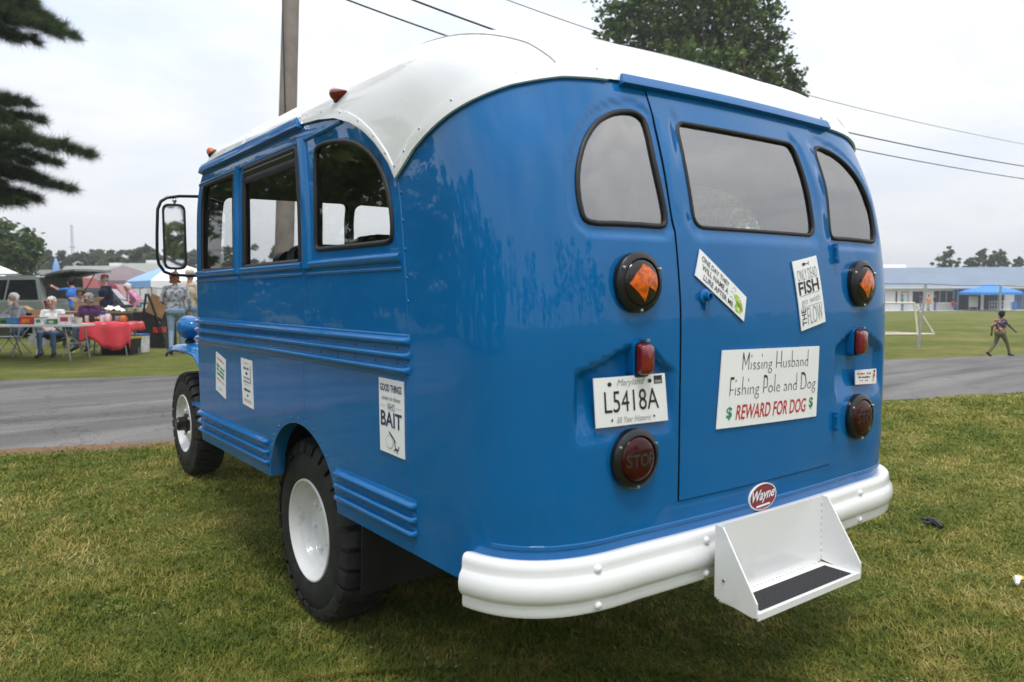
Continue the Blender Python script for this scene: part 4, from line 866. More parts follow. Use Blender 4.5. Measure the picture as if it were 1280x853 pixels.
def grass_blades():
    r = RNG; N = 1000000; lo, hi = 1.3, 14.0
    u = r.random(N); rr = np.where(u < .20, lo+(3.2-lo)*np.sqrt(r.random(N)), 3.2+(hi-3.2)*r.random(N)**1.75); th = YAW+(r.random(N)-.5)*RAD(104)
    x = CAM[0]+rr*np.sin(th); y = CAM[1]+rr*np.cos(th); d0 = ROAD_N+ROAD_M*x-.10
    clump = .55*vnoise(x*9, y*9, 1)+.45*vnoise(x*27, y*27, 2); dens = vnoise(x*1.7, y*1.7, 3)
    keep = (y < d0+r.normal(0, .05, N)) & (r.random(N) < .25+1.5*np.clip(clump-.18, 0, 1)); x, y, rr, clump, dens = x[keep], y[keep], rr[keep], clump[keep], dens[keep]; n = len(x)
    h = (.009+.019*r.random(n)**1.5)*(.6+.9*dens)*(1+.04*rr); tall = r.random(n) < .008; h = np.where(tall, h*1.7, h); w = (.0016+.0013*r.random(n))*np.maximum(1, rr/3.2)**.95
    a = r.random(n)*2*np.pi; lean = .35+1.6*r.random(n); lx, ly = np.cos(a)*lean*h, np.sin(a)*lean*h; pa = a+np.pi/2+(r.random(n)-.5); wx, wy = np.cos(pa)*w, np.sin(pa)*w; z = terrain(x, y)-.002
    B = np.stack([x, y, z], 1); V = np.empty((n, 5, 3), np.float32)
    V[:, 0] = B+np.stack([-wx, -wy, 0*z], 1); V[:, 1] = B+np.stack([wx, wy, 0*z], 1); M_ = B+np.stack([lx*.35, ly*.35, h*.62], 1); V[:, 2] = M_+np.stack([wx*.8, wy*.8, 0*z], 1); V[:, 3] = M_+np.stack([-wx*.8, -wy*.8, 0*z], 1); V[:, 4] = B+np.stack([lx, ly, h], 1)
    i = np.arange(n)[:, None]*5; F = np.concatenate([i+np.array([[0, 1, 2]]), i+np.array([[0, 2, 3]]), i+np.array([[3, 2, 4]])], 0)
    o = big_mesh('grass', V.reshape(-1, 3), F, 'grass_blade'); tag(o, 'short patchy green and straw lawn around the bus', 'grass', kind='stuff'); return n
print('blades', grass_blades())
mat_foliage('clover', (.09, .16, .03), (.20, .28, .07), 2.0, .3); mat_foliage('dry_bits', (.20, .17, .085), (.34, .29, .16), 2.0, .1)
def weeds(name, mt, nc, per, size, spread, label, seed, flat):
    r = np.random.default_rng(seed); rr = 1.8+11*r.random(nc)**1.5; th = YAW+(r.random(nc)-.5)*RAD(100); cx = CAM[0]+rr*np.sin(th); cy = CAM[1]+rr*np.cos(th); k = np.repeat(np.arange(nc), per); n = len(k); x = cx[k]+r.normal(0, spread, n)*(.4+r.random(nc)[k]); y = cy[k]+r.normal(0, spread, n)*(.4+r.random(nc)[k]); m = y < ROAD_N+ROAD_M*x-.2; x, y = x[m], y[m]; n = len(x)
    z = terrain(x, y)+.008+.020*r.random(n); P = np.stack([x, y, z], 1); a = r.random(n)*6.283; t = np.stack([np.cos(a), np.sin(a), flat*r.normal(size=n)], 1); b = np.stack([-np.sin(a), np.cos(a), flat*r.normal(size=n)], 1); s_ = size*(.5+r.random(n))[:, None]
    V = np.stack([P-t*s_, P-b*s_*.62+t*s_*.2, P+t*s_*.9, P+b*s_*.62+t*s_*.2], 1).reshape(-1, 3); o = big_mesh(name, V, np.arange(n*4).reshape(n, 4), mt); tag(o, label, name.replace('_', ' '), kind='stuff')
weeds('clover', 'clover', 260, 70, .0075, .085, 'small green clover leaves scattered through the lawn', 8, .3); weeds('dry_clippings', 'dry_bits', 320, 5, .008, .10, 'pale dry clippings scattered over the lawn', 9, .2)
# small litter on the lawn
mat('litter_black', (.012, .012, .013), .5, var=.2, vscale=30); mat('litter_white', (.75, .74, .70), .6, var=.1, vscale=30); mat('litter_yellow', (.75, .55, .03), .5, var=.1, vscale=30); mat('dry_leaf', (.26, .24, .15), .8, var=.2, vscale=30)
def litter(name, px, py, mt, pts, label, rz=0.0):
    d = 1.59/((py-366.0)/F_PX); p = CAM+d*(C_F+(px-640)/F_PX*C_R-(py-426.5)/F_PX*C_U); t = -p[2]; mb = MB(); R = np.array([[math.cos(rz), -math.sin(rz), 0], [math.sin(rz), math.cos(rz), 0], [0, 0, 1]])
    mb.T = (R, np.array([p[0], p[1], float(terrain(p[0], p[1]))])); 
    for q in pts: mb.tube(q[0], q[1], 6, m=q[2] if len(q) > 2 else 0)
    return tag(mb.build(name, mt, None, 50), label, 'litter')
litter('glove', 1168, 660, 'litter_black', [([(-.03, -.06, .03), (0, 0, .05), (.03, .05, .045)], [.016, .026, .018]), ([(.02, .04, .05), (.05, .07, .06)], [.011, .007]), ([(.0, .05, .05), (.02, .09, .05)], [.011, .007]), ([(-.02, .02, .04), (-.05, .05, .045)], [.011, .007])], 'crumpled black scrap lying on the grass right of the bumper')
litter('candy_wrapper', 1276, 733, ['litter_white', 'litter_yellow'], [([(-.05, 0, .03), (.0, .02, .045), (.05, .0, .035)], [.008, .020, .010]), ([(-.03, -.03, .03), (.01, -.03, .045), (.04, .03, .05)], [.006, .013, .006], 1)], 'yellow and white wrapper on the grass at the right edge')
# ------------------------------------------------------------------ trees
mat('bark', (.10, .075, .055), .9, var=.35, vscale=6, bump=.02, bscale=14); mat('pole_wood', (.20, .165, .14), .85, col2=(.27, .235, .205), vscale=3, bump=.006, bscale=22); mat('cable', (.02, .02, .022), .6, var=.1, vscale=3)
mat_foliage('leaf_dark', (.030, .058, .012), (.150, .215, .045), .5); mat_foliage('leaf_mid', (.040, .068, .018), (.115, .165, .045), .5); mat_foliage('leaf_far', (.050, .075, .032), (.105, .135, .060), .25); mat_foliage('needle', (.018, .034, .010), (.075, .115, .035), 1.2, .2)
def leaf_cloud(lobes, n, size, seed, shell=.62, clumps=None):
    """leaf quads gathered in clumps inside a set of lobes (centre, radii)"""
    r = np.random.default_rng(seed); lobes = [(np.array(c, float), np.broadcast_to(np.array(q, float), (3,))) for c, q in lobes]; vol = np.array([np.prod(q)**(2/3) for _, q in lobes]); vol /= vol.sum(); nc = clumps or max(30, n//45)
    li = r.choice(len(lobes), nc, p=vol); d = r.normal(size=(nc, 3)); d /= np.linalg.norm(d, axis=1, keepdims=True); rad = shell+(1.04-shell)*r.random(nc)**.8; C = np.array([lobes[i][0] for i in li])+d*np.array([lobes[i][1] for i in li])*rad[:, None]
    cs = np.array([np.mean(lobes[i][1]) for i in li])*(.07+.12*r.random(nc)); k = r.choice(nc, n); P = C[k]+r.normal(size=(n, 3))*cs[k][:, None]*np.array([1, 1, .6])
    t = r.normal(size=(n, 3)); t[:, 2] *= .6; t /= np.linalg.norm(t, axis=1, keepdims=True); b = np.cross(t, r.normal(size=(n, 3))); b /= np.linalg.norm(b, axis=1, keepdims=True); s = size*(.55+.9*r.random(n))[:, None]
    V = np.stack([P-t*s*.5, P+b*s*.30+t*s*.05, P+t*s*.55, P-b*s*.30+t*s*.05], 1); F = np.arange(n*4).reshape(n, 4); return V.reshape(-1, 3), F
def limb(mb, a, b, r0, r1, r, bend=.12, n=6):
    a = np.array(a, float); b = np.array(b, float); L = np.linalg.norm(b-a); m = (a+b)/2+r.normal(size=3)*L*bend; t = np.linspace(0, 1, n)[:, None]; P = (1-t)**2*a+2*t*(1-t)*m+t*t*b; mb.tube(P, np.linspace(r0, r1, n), 7)
def tree(name, label, base, lobes, n, size, leafmat, trunk_r, seed, group=None, cat='tree', shell=.62, zfork=None):
    """lobes given in world space"""
    r = np.random.default_rng(seed); base = np.array(base, float); o = empty(name, base, 0, label, cat, group); mb = MB(); cz = min(c[2] for c, q in lobes); top = np.mean([c for c, q in lobes], 0)
    fork = base+(top-base)*np.array([.5, .5, 0])+np.array([0, 0, (zfork if zfork else max(1.2, (cz-base[2])*.75))]); limb(mb, base-np.array([0, 0, .3]), fork, trunk_r, trunk_r*.72, r, .03, 8)
    for c, q in lobes:
        limb(mb, fork-np.array([0, 0, .2]), c, trunk_r*.5, trunk_r*.12, r, .10)
        for _ in range(3): e = np.array(c)+r.normal(size=3)*np.broadcast_to(np.array(q), (3,))*.45; limb(mb, (np.array(c)+fork)/2, e, trunk_r*.2, trunk_r*.05, r, .1, 5)
    mb.build('trunk', 'bark', o, 60); V, F = leaf_cloud(lobes, n, size, seed, shell); c_ = big_mesh('crown', V, F, leafmat, o); return o
def lobe(px, py, depth, rpx, sq=.85): R_ = rpx*depth/F_PX; return (ap(px, py, depth), (R_, R_, R_*sq))
D = 38.0
tree('shade_tree', 'large dark green leafy tree rising behind the roof of the bus', gp(880, D), [lobe(795, 25, D-1, 48), lobe(862, 5, D, 74), lobe(925, 35, D, 54), lobe(975, 95, D-2, 32), lobe(940, 95, D, 44), lobe(850, 85, D, 74), lobe(905, -80, D, 80), lobe(820, -70, D+1, 64), lobe(780, 70, D+2, 34), lobe(905, 130, D+1, 60), lobe(985, 118, D, 24), lobe(870, 205, D, 92), lobe(950, 205, D+1, 66), lobe(790, 190, D+1, 62), lobe(900, 262, D, 70), lobe(820, 255, D, 55)], 70000, .24, 'leaf_dark', .36, 11, shell=.35)
D = 45.0
tree('field_tree', 'rounded green tree at the left edge above the grey station wagon', gp(12, D), [lobe(10, 308, D, 34), lobe(-28, 300, D, 40), lobe(36, 318, D, 22), lobe(-70, 290, D, 40), lobe(20, 325, D, 26)], 9000, .26, 'leaf_mid', .18, 12)
rt = np.random.default_rng(21); k = 0
far = [(58, 322, 'low pale treetop just right of the rounded green tree'), (80, 322, 'hazy low treetop left of the lattice mast'), (112, 318, 'hazy low treetop right of the lattice mast'), (138, 322, 'hazy treetop above the white trailer'), (160, 320, 'hazy treetop above the mauve canopy'), (182, 316, 'taller hazy treetop left of the bus mirror'), (206, 322, 'hazy treetop seen inside the bus mirror loop'), (236, 322, 'hazy treetop between the bus mirror and the bus')]
for (px, py, lb) in far:
    D = 105+rt.uniform(-8, 14); tree('far_tree', lb, gp(px, D), [lobe(px, py+4, D, 15, .9), lobe(px-10, py+10, D+2, 13), lobe(px+11, py+9, D-2, 12), lobe(px+rt.uniform(-4, 4), py-3, D, 8), lobe(px, py+24, D, 17), lobe(px-12, py+36, D, 15), lobe(px+12, py+36, D, 15)], 2600, .75, 'leaf_far', .22, 30+k, 'trees along the far hedgerow'); k += 1
for px in (275, 310, 345, 380, 420, 455, 490, 560, 640, 720, 800, 880, 960, 1040):
    D = 110+rt.uniform(-8, 14); py = 320+rt.uniform(-4, 4); tree('far_tree', 'hazy far tree behind the bus, partly seen through its windows', gp(px, D), [lobe(px, py+4, D, 18, .9), lobe(px-14, py+10, D, 14), lobe(px+14, py+9, D, 14), lobe(px, py+24, D, 20), lobe(px-14, py+36, D, 17), lobe(px+14, py+36, D, 17)], 1400, .9, 'leaf_far', .22, 60+k, 'far trees hidden behind the bus'); k += 1
D = 118.0
for (px, py, r_, lb) in ((1184, 322, 13, 'ragged treetop above the left half of the blue pavilion roof'), (1212, 328, 6, 'small rounded treetop between the two ragged ones over the pavilion roof'), (1228, 322, 10, 'thin treetop left of the fullest one over the pavilion roof'), (1246, 321, 12, 'fullest dark treetop over the pavilion roof'), (1273, 328, 7, 'low treetop over the pavilion roof at the right edge')):
    tree('pavilion_tree', lb, gp(px, D), [lobe(px, py+2, D, r_*.8, 1.1), lobe(px-r_*.8, py+7, D, r_*.55, 1.0), lobe(px+r_*.9, py+8, D, r_*.55, 1.0), lobe(px+r_*.15, py-r_*.55, D, r_*.4, 1.3), lobe(px-r_*.35, py-r_*.2, D, r_*.4, 1.2), lobe(px+r_*.5, py-r_*.1, D, r_*.4, 1.2), lobe(px, py+20, D, r_)], 2600, .42, 'leaf_mid', .2, 90+k, 'trees behind the pavilion', shell=.3); k += 1
# trees behind and beside the photographer, seen as reflections in the paint and glass
rb = np.random.default_rng(77)
for i in range(17):
    a = math.pi+YAW-1.25+i*.155+rb.uniform(-.04, .04); d = rb.uniform(36, 50); bx, by = CAM[0]+d*math.sin(a), CAM[1]+d*math.cos(a); h = rb.uniform(7.0, 15.5); w = h*rb.uniform(.26, .42)
    tree('yard_tree', 'broad tree across the field behind the photographer', (bx, by, 0), [((bx, by, h*.62), (w, w, h*.36)), ((bx+w*.5, by, h*.48), (w*.7, w*.7, h*.25)), ((bx-w*.5, by+w*.3, h*.45), (w*.7, w*.7, h*.25)), ((bx, by-w*.2, h*.82), (w*.45, w*.45, h*.2))], 1500, .55, 'leaf_dark', .25, 200+i, 'trees across the field behind the photographer')
LT = [(-7.5, 24, 11), (-11.5, 22, 12), (-15, 19, 10.5), (-18, 15, 11), (-20, 10, 12), (-22, 5, 10), (-8.5, 31, 13), (-24, -1, 11), (-13.5, 27, 13)]
for i, (bx, by, h) in enumerate(LT):
    h *= .68; w = h*.40; z0 = float(terrain(bx, by)); tree('yard_tree', 'tall shade tree left of the market, beyond the left edge of the picture', (bx, by, z0), [((bx, by, h*.62), (w, w, h*.36)), ((bx+w*.5, by, h*.42), (w*.8, w*.8, h*.30)), ((bx-w*.5, by+w*.3, h*.40), (w*.8, w*.8, h*.28)), ((bx, by-w*.2, h*.82), (w*.45, w*.45, h*.2)), ((bx, by, h*.22), (w*.9, w*.9, h*.2))], 4200, .42, 'leaf_dark', .25, 300+i, 'shade trees left of the bus')
# pine whose boughs reach into the frame at the left
def pine():
    D = 12.5; base = gp(-175, D); r = np.random.default_rng(5); o = empty('pine_tree', base, 0, 'dark pine whose boughs reach into the picture at the left edge', 'tree'); mb = MB(); H = 13.0
    mb.tube([base+np.array([0, 0, z]) for z in np.linspace(-.2, H, 12)], np.linspace(.26, .03, 12), 10); tips = []
    def bough(z0, tip, rad, droop, n_side, side):
        a = base+np.array([0, 0, z0]); b = np.array(tip, float); t = np.linspace(0, 1, 10)[:, None]; m = (a+b)/2+np.array([0, 0, droop]); P = (1-t)**2*a+2*t*(1-t)*m+t*t*b; mb.tube(P, np.linspace(rad, .006, 10), 6)
        d = (b-a)/np.linalg.norm(b-a); s = np.cross(d, (0, 0, 1)); s /= np.linalg.norm(s)
        for i in range(n_side):
            u = .30+.70*(i/n_side)**.9; p = ((1-u)**2*a+2*u*(1-u)*m+u*u*b); L = side*(1.15-u)*(.55+.6*r.random())
            for sg in (-1, 1):
                e = p+(d*(.75+.3*r.random())+s*sg*(.35+.5*r.random())+np.array([0, 0, r.normal()*.30-.02]))*L; mb.tube([p, (p+e)/2+np.array([0, 0, .02]), e], [.009, .006, .003], 4)
                for w in np.linspace(.2, 1, 9): tips.append((p+(e-p)*w, (e-p)/max(np.linalg.norm(e-p), 1e-6)))
        for w in np.linspace(.45, 1, 22): p = ((1-w)**2*a+2*w*(1-w)*m+w*w*b); tips.append((p, d))
    for (px, py, z0, dr, ns, sd) in ((96, 46, 5.9, .35, 14, .8), (60, 36, 6.3, .3, 13, .8), (48, 8, 6.6, .3, 12, .8), (72, 26, 6.5, .3, 12, .75), (25, 50, 6.0, .1, 11, .7), (10, 20, 6.2, .2, 11, .8), (58, 154, 4.3, .30, 12, .62), (45, 132, 4.6, .3, 10, .5), (35, 165, 4.6, .3, 11, .6), (120, 194, 4.1, .25, 18, .55), (75, 205, 3.9, .25, 14, .55), (96, 239, 3.6, .2, 15, .5), (52, 250, 3.4, .15, 13, .55), (40, 222, 3.8, .2, 13, .6), (25, 178, 4.2, .2, 12, .65), (22, 246, 3.5, .15, 12, .55), (8, 190, 4.0, .2, 11, .65), (5, 232, 3.6, .2, 11, .65), (12, 150, 4.4, .2, 11, .6), (70, 184, 4.0, .3, 12, .6), (38, 205, 3.9, .3, 13, .6), (60, 226, 3.8, .25, 13, .55), (30, 258, 3.3, .2, 12, .55), (15, 215, 3.9, .2, 12, .65), (22, 132, 4.6, .3, 10, .5), (82, 40, 6.0, .3, 12, .7), (35, 30, 6.4, .3, 12, .8), (20, 5, 6.6, .3, 12, .8), (50, 52, 5.8, .2, 11, .6)):
        bough(z0, ap(px, py, D+r.uniform(-.5, .5)), .045, dr, ns, sd)
    for z in np.arange(3.0, 12.6, .42):                # the rest of the crown, away from the frame
        for q in range(5):
            a = YAW+math.pi/2+r.uniform(.55, 2*math.pi-.55) if z > 2 else 0; L = 3.0*(1-(z-2.5)/11.5)+.5; dv = np.array([math.sin(a), math.cos(a), 0]); 
            if dv@C_R > .25: continue
            bough(z, base+dv*L+np.array([0, 0, z+.15]), .035, .25, 5, .5)
    mb.build('trunk', 'bark', o, 60); P = np.array([t[0] for t in tips]); Dv = np.array([t[1] for t in tips]); m = 34; n = len(P)*m; P = np.repeat(P, m, 0)+r.normal(size=(n, 3))*.02; Dv = np.repeat(Dv, m, 0); v = Dv*.7+r.normal(size=(n, 3))*.85; v /= np.linalg.norm(v, axis=1, keepdims=True); L = (.09+.13*r.random(n))[:, None]; b = np.cross(v, r.normal(size=(n, 3))); b /= np.linalg.norm(b, axis=1, keepdims=True)
    V = np.stack([P-b*.0024, P+b*.0024, P+v*L], 1).reshape(-1, 3); big_mesh('crown', V, np.arange(n*3).reshape(n, 3), 'needle', o); return n
print('needles', pine())
# ------------------------------------------------------------------ utility pole, wires, masts
DP = 14.5
pb, pt_ = gp(351, DP), ap(365, -60, DP); o = empty('utility_pole', pb, 0, 'weathered wooden utility pole behind the front of the bus', 'pole'); mb = MB(); q = [pb+(pt_-pb)*t for t in np.linspace(-.02, 1.5, 20)]; mb.tube(q, np.linspace(.185, .135, 20), 20); mb.build('shaft', 'pole_wood', o, 60)
mb = MB(); tp = pb+(pt_-pb)*1.42; mb.box(tp, (2.2, .10, .12), -.65); mb.build('crossarm', 'pole_wood', o, 30)
for k in (-.9, -.4, .5, 1.0): mb = MB(); mb.lathe([(.03, 0), (.05, .03), (.03, .06), (.045, .09), (.02, .13), (.0005, .13)], 10, None, tp+np.array([k*math.cos(-.65), k*math.sin(-.65), .06])); mb.build('insulator', 'steel', o, 60)
mb = MB(); pc = pb+(pt_-pb)*.60; mb.tube([pc+np.array([-.10, -.14, -5.0]), pc+np.array([-.10, -.13, 9.0])], .012, 6); mb.build('ground_wire', 'cable', o, 60)
def wire(name, pts, d0, d1, rad, label):
    px = np.array([p[0] for p in pts], float); py = np.array([p[1] for p in pts], float); c = np.polyfit(px, py, 2 if len(pts) < 4 else 2); xx = np.linspace(px[0]-420, px[-1]+500, 60); yy = np.polyval(c, xx); w = (xx-px[0])/(px[-1]-px[0]); inv = (1/d0)*(1-w)+(1/d1)*w; inv = np.maximum(inv, 1/60); P = [ap(a, b, 1/i) for a, b, i in zip(xx, yy, inv)]
    mb = MB(); mb.tube(P, rad, 6); tag(mb.build(name, 'cable', None, 60), label, 'cable', 'overhead cables')
wire('overhead_cable', [(430, 0), (565, 45), (1070, 188), (1280, 223)], 11, 24, .012, 'lowest black overhead cable, right of the bus')
wire('overhead_cable', [(510, 0), (640, 42), (1055, 167), (1280, 207)], 11, 24, .014, 'thicker middle overhead cable, passing over the bus roof')
wire('overhead_cable', [(630, 0), (745, 37), (1015, 122), (1280, 180)], 14, 30, .008, 'thin uppermost overhead cable, beside the tree crown')
mat('galvanised', (.36, .37, .38), .45, metal=.7, var=.15, vscale=10)
o = empty('lattice_mast', gp(95, 150), 0, 'thin tall mast on the horizon above the market', 'mast'); b_ = gp(95, 150); mb = MB(); H = (369-279)*150/F_PX+1.2
for k in range(3):
    a = k*2.094; mb.tube([b_+np.array([.30*math.cos(a), .30*math.sin(a), 0]), b_+np.array([.16*math.cos(a), .16*math.sin(a), H])], .05, 5)
for z in np.arange(.5, H, .9): mb.tube([b_+np.array([.27*math.cos(t), .27*math.sin(t), z+.2*(i % 2)]) for i, t in enumerate(np.linspace(0, 2*math.pi, 7))], .025, 4)
mb.build('lattice', 'galvanised', o, 60); mb = MB(); mb.box(b_+np.array([0, 0, H*.72]), (1.0, .2, .15)); mb.build('antenna', 'galvanised', o, 30)
b_ = gp(28, 60); mb = MB(); mb.tube([b_, b_+np.array([0, 0, (369-290)*60/F_PX+1.3])], [.14, .11], 10); mb.box(b_+np.array([0, 0, 5.7]), (1.4, .1, .1)); tag(mb.build('far_pole', 'pole_wood', None, 50), 'distant wooden pole in front of the rounded tree at left', 'pole')
# ------------------------------------------------------------------ right side: posts, goal, pavilion
def post(name, px, depth, top_px, top_py, rad, label):
    b = gp(px, depth); t = ap(top_px, top_py, depth); mb = MB(); mb.tube([b-np.array([0, 0, .1]), t], rad, 10); mb.sphere(t, rad*1.15, 8, 6); return tag(mb.build(name, 'galvanised', None, 60), label, 'post', 'steel posts along the field'), t
_, t1 = post('steel_post', 1147.5, 20.6, 1157, 355, .032, 'leaning grey steel post beside the small white goal'); _, t2 = post('steel_post', 1247, 20.9, 1251, 357, .03, 'grey steel post behind the walking child')
t0 = t1+(t1-t2)*.9; t3 = t2+(t2-t1)*1.0; mb = MB(); q = [t0, (t0+t1)/2-np.array([0, 0, .02]), t1, (t1+t2)/2-np.array([0, 0, .03]), t2, (t2+t3)/2-np.array([0, 0, .03]), t3]; mb.tube(q, .008, 5); tag(mb.build('post_wire', 'cable', None, 60), 'dark wire strung between the tops of the grey steel posts', 'wire')
for k, (q, lb) in enumerate(((t0, 'steel post hidden behind the right side of the bus'), (t3, 'steel post beyond the right edge of the field'))): mb = MB(); b = np.array([q[0], q[1], float(terrain(q[0], q[1]))]); mb.tube([b, q], .03, 10); tag(mb.build('steel_post', 'galvanised', None, 60), lb, 'post', 'steel posts along the field')
mat('goal_white', (.66, .60, .46), .5, var=.1, vscale=4); DG = 27.0
g0, g1, g2 = gp(1147, DG), gp(1167.5, DG), gp(1085, DG); g3 = gp(1105, DG+1.1); zt = 1.14; o = empty('goal', g0, 0, 'small white goal frame standing on the field', 'goal')
def bar(nm, a, b, r=.034): mb = MB(); mb.tube([a, b], r, 8); mb.build(nm, 'goal_white', o, 60)
u_ = np.array([0, 0, zt]); z_ = np.array([0, 0, .04]); bar('post', g0, ap(1143, 379, DG)); bar('post', g2, g2+u_); bar('crossbar', ap(1143, 379, DG), g2+u_); bar('brace', ap(1143, 379, DG), g1+z_, .03); bar('brace', g2+u_, g3+z_, .03); bar('ground_bar', g0+z_, g1+z_, .03); bar('ground_bar', g0+z_, g2+z_, .03); bar('ground_bar', g1+z_, g3+z_, .03)
# pavilion
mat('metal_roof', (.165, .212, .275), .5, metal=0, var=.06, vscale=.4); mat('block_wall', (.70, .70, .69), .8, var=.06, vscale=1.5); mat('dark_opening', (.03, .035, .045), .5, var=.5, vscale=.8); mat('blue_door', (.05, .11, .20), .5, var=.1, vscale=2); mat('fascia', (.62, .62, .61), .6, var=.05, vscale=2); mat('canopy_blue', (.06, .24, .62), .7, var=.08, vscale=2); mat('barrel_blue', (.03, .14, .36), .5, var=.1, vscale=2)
DV = 85.0; OV = gp(1050, DV); RZV = math.atan2(C_R[1], C_R[0])-.03; k_ = DV/F_PX
pav = empty('pavilion', OV, RZV, 'long low white pavilion with a blue-grey metal roof beyond the field', 'building'); LX = 34.0; zg = OV[2]
def pv(nm, c, d, mt, par=None, local=True): mb = MB(); mb.box(c, d); return mb.build(nm, mt, par or pav, None, local=True)
ez, rz_ = 2.62, 4.85
roofm = MB(); y0, ym, y1 = -.9, 5.5, 12
G = [[(x, y0, ez), (x, ym, rz_)] for x in np.linspace(-1, LX, 40)]; roofm.grid(np.array(G), flip=True); G = [[(x, ym, rz_), (x, y1, ez)] for x in np.linspace(-1, LX, 12)]; roofm.grid(np.array(G), flip=True); G = [[(x, y0, ez-.10), (x, y1, ez-.10)] for x in (-1, LX)]; roofm.grid(np.array(G)); rf = roofm.build('roof', 'metal_roof', pav, 30, local=True)
pv('fascia', (LX/2-.5, y0, ez-.12), (LX+1, .06, .26), 'fascia'); pv('soffit', (LX/2, y0/2-.1, ez-.22), (LX, .8, .04), 'fascia')
X_ = lambda px: (px-1050)*k_
def wall(a, b, z0=0, z1=2.45): pv('wall', ((X_(a)+X_(b))/2, .10, (z0+z1)/2), (X_(b)-X_(a)-.01, .2, z1-z0), 'block_wall')
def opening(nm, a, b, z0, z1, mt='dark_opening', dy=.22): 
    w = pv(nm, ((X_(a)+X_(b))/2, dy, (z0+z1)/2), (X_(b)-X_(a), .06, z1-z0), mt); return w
for a, b in ((1038, 1117), (1119.5, 1124), (1133, 1138), (1152.5, 1164), (1188, 1194), (1222, 1225), (1250, 1262), (1277, 1425)): wall(a, b)
for a, b in ((1117, 1119.5), (1124, 1133), (1138, 1152.5)): opening('window', a, b, .75, 2.05); wall(a, b, 0, .74); wall(a, b, 2.06, 2.45)
pv('door', ((X_(1125)+X_(1132))/2, .02, 1.0), (X_(1132)-X_(1125), .05, 2.0), 'fascia')
opening('serving_hatch', 1164, 1188, .85, 2.1); wall(1164, 1188, 0, .84); wall(1164, 1188, 2.11, 2.45); opening('bay', 1194, 1222, 0, 2.2); opening('bay', 1225, 1250, 0, 2.2); wall(1194, 1222, 2.21, 2.45); wall(1225, 1250, 2.21, 2.45); pv('door', ((X_(1263)+X_(1276))/2, .10, 1.12), (X_(1276)-X_(1263), .08, 2.2), 'blue_door'); wall(1262, 1277, 2.24, 2.45)
pv('corner_panel', (X_(1190.5), -.03, 1.1), (.35, .05, 2.2), 'blue_door')
for x in (X_(1172), X_(1180)): pv('window_bar', (x, .16, 1.47), (.05, .05, 1.24), 'fascia')
pv('gable_wall', (-.8, 5.5, 1.2), (.2, 11, 2.4), 'block_wall'); pv('gable_wall', (LX-.3, 5.5, 1.2), (.2, 11, 2.4), 'block_wall'); pv('counter', (X_(1176), -.35, .80), (X_(1188)-X_(1164), .5, .08), 'fascia'); pv('back_wall', (LX/2, 11.3, 1.2), (LX, .2, 2.4), 'block_wall'); pv('slab', (LX/2-.5, 4, -.05), (LX+1, 13, .12), 'block_wall')
def vl(px, dy, z=0.0):          # pavilion-local to world
    c, s = math.cos(RZV), math.sin(RZV); x = X_(px); return np.array([OV[0]+c*x-s*dy, OV[1]+s*x+c*dy, zg+z])
def canopy(name, label, c, w, h_eave, h_peak, rz, mt_list, group=None, legs='galvanised', valance=.28):
    o = empty(name, c, rz, label, 'canopy', group); h = w/2; corners = [(-h, -h), (h, -h), (h, h), (-h, h)]
    for i in range(4):
        a, b = np.array(corners[i]), np.array(corners[(i+1) % 4]); mb = MB(); G = []
        for t in np.linspace(0, 1, 7): p = a*(1-t)+b*t; G.append([(p[0]*(1-u), p[1]*(1-u), h_eave+(h_peak-h_eave)*(u**.85)-.10*math.sin(math.pi*t)*(1-u)*.0) for u in np.linspace(0, .98, 6)])
        mb.grid(np.array(G)); mb.grid([[(*(a*(1-t)+b*t), h_eave), (*((a*(1-t)+b*t)*1.005), h_eave-valance*(.85+.15*abs(math.sin(t*math.pi*3))))] for t in np.linspace(0, 1, 13)], flip=True); mb.build('panel', mt_list[i % len(mt_list)], o, 30, local=True)
    for (x, y) in corners: mb = MB(); mb.tube([(x*.98, y*.98, 0), (x*.98, y*.98, h_eave)], .03, 6); mb.build('leg', legs, o, 60, local=True)
    return o
canopy('canopy', 'bright blue pop-up canopy in front of the pavilion', vl(1211, -3.2), 4.3, 1.95, 2.80, RZV, ['canopy_blue'])
for j, (px, lb) in enumerate(((1224, 'white railing panel under the right half of the blue canopy'), (1238, 'white railing panel right of the blue canopy'))):
    o = empty('railing', vl(px, -1.2), RZV, lb, 'railing', 'railings by the pavilion'); 
    for nm, c, d in (('rail', (.55, 0, .95), (1.15, .05, .06)), ('rail', (.55, 0, .12), (1.15, .05, .05)), ('rail', (.55, 0, .55), (1.15, .04, .04))): mb = MB(); mb.box(c, d); mb.build(nm, 'fascia', o, None, local=True)
    for x in (0, .28, .56, .84, 1.12): mb = MB(); mb.box((x, 0, .5), (.05, .04, 1.0)); mb.build('baluster', 'fascia', o, None, local=True)
o = empty('notice_board', vl(1198.5, -2.2), RZV, 'white notice board standing under the blue canopy', 'sign')
mb = MB(); mb.box((0, 0, .95), (.95, .05, 1.15)); mb.build('board', 'sign_white', o, None, local=True)
for x in (-.4, .4): mb = MB(); mb.box((x, 0, .2), (.05, .05, .42)); mb.build('leg', 'fascia', o, None, local=True)
b_ = vl(1254.5, -1.0); mb = MB(); mb.lathe([(.26, 0), (.29, .1), (.29, .3), (.30, .32), (.29, .34), (.29, .6), (.30, .62), (.29, .64), (.28, .9), (.27, .9), (.25, .88), (.0005, .88)], 18, None, b_); tag(mb.build('waste_barrel', 'barrel_blue', None, 50), 'blue waste barrel beside the dark pavilion door', 'barrel')
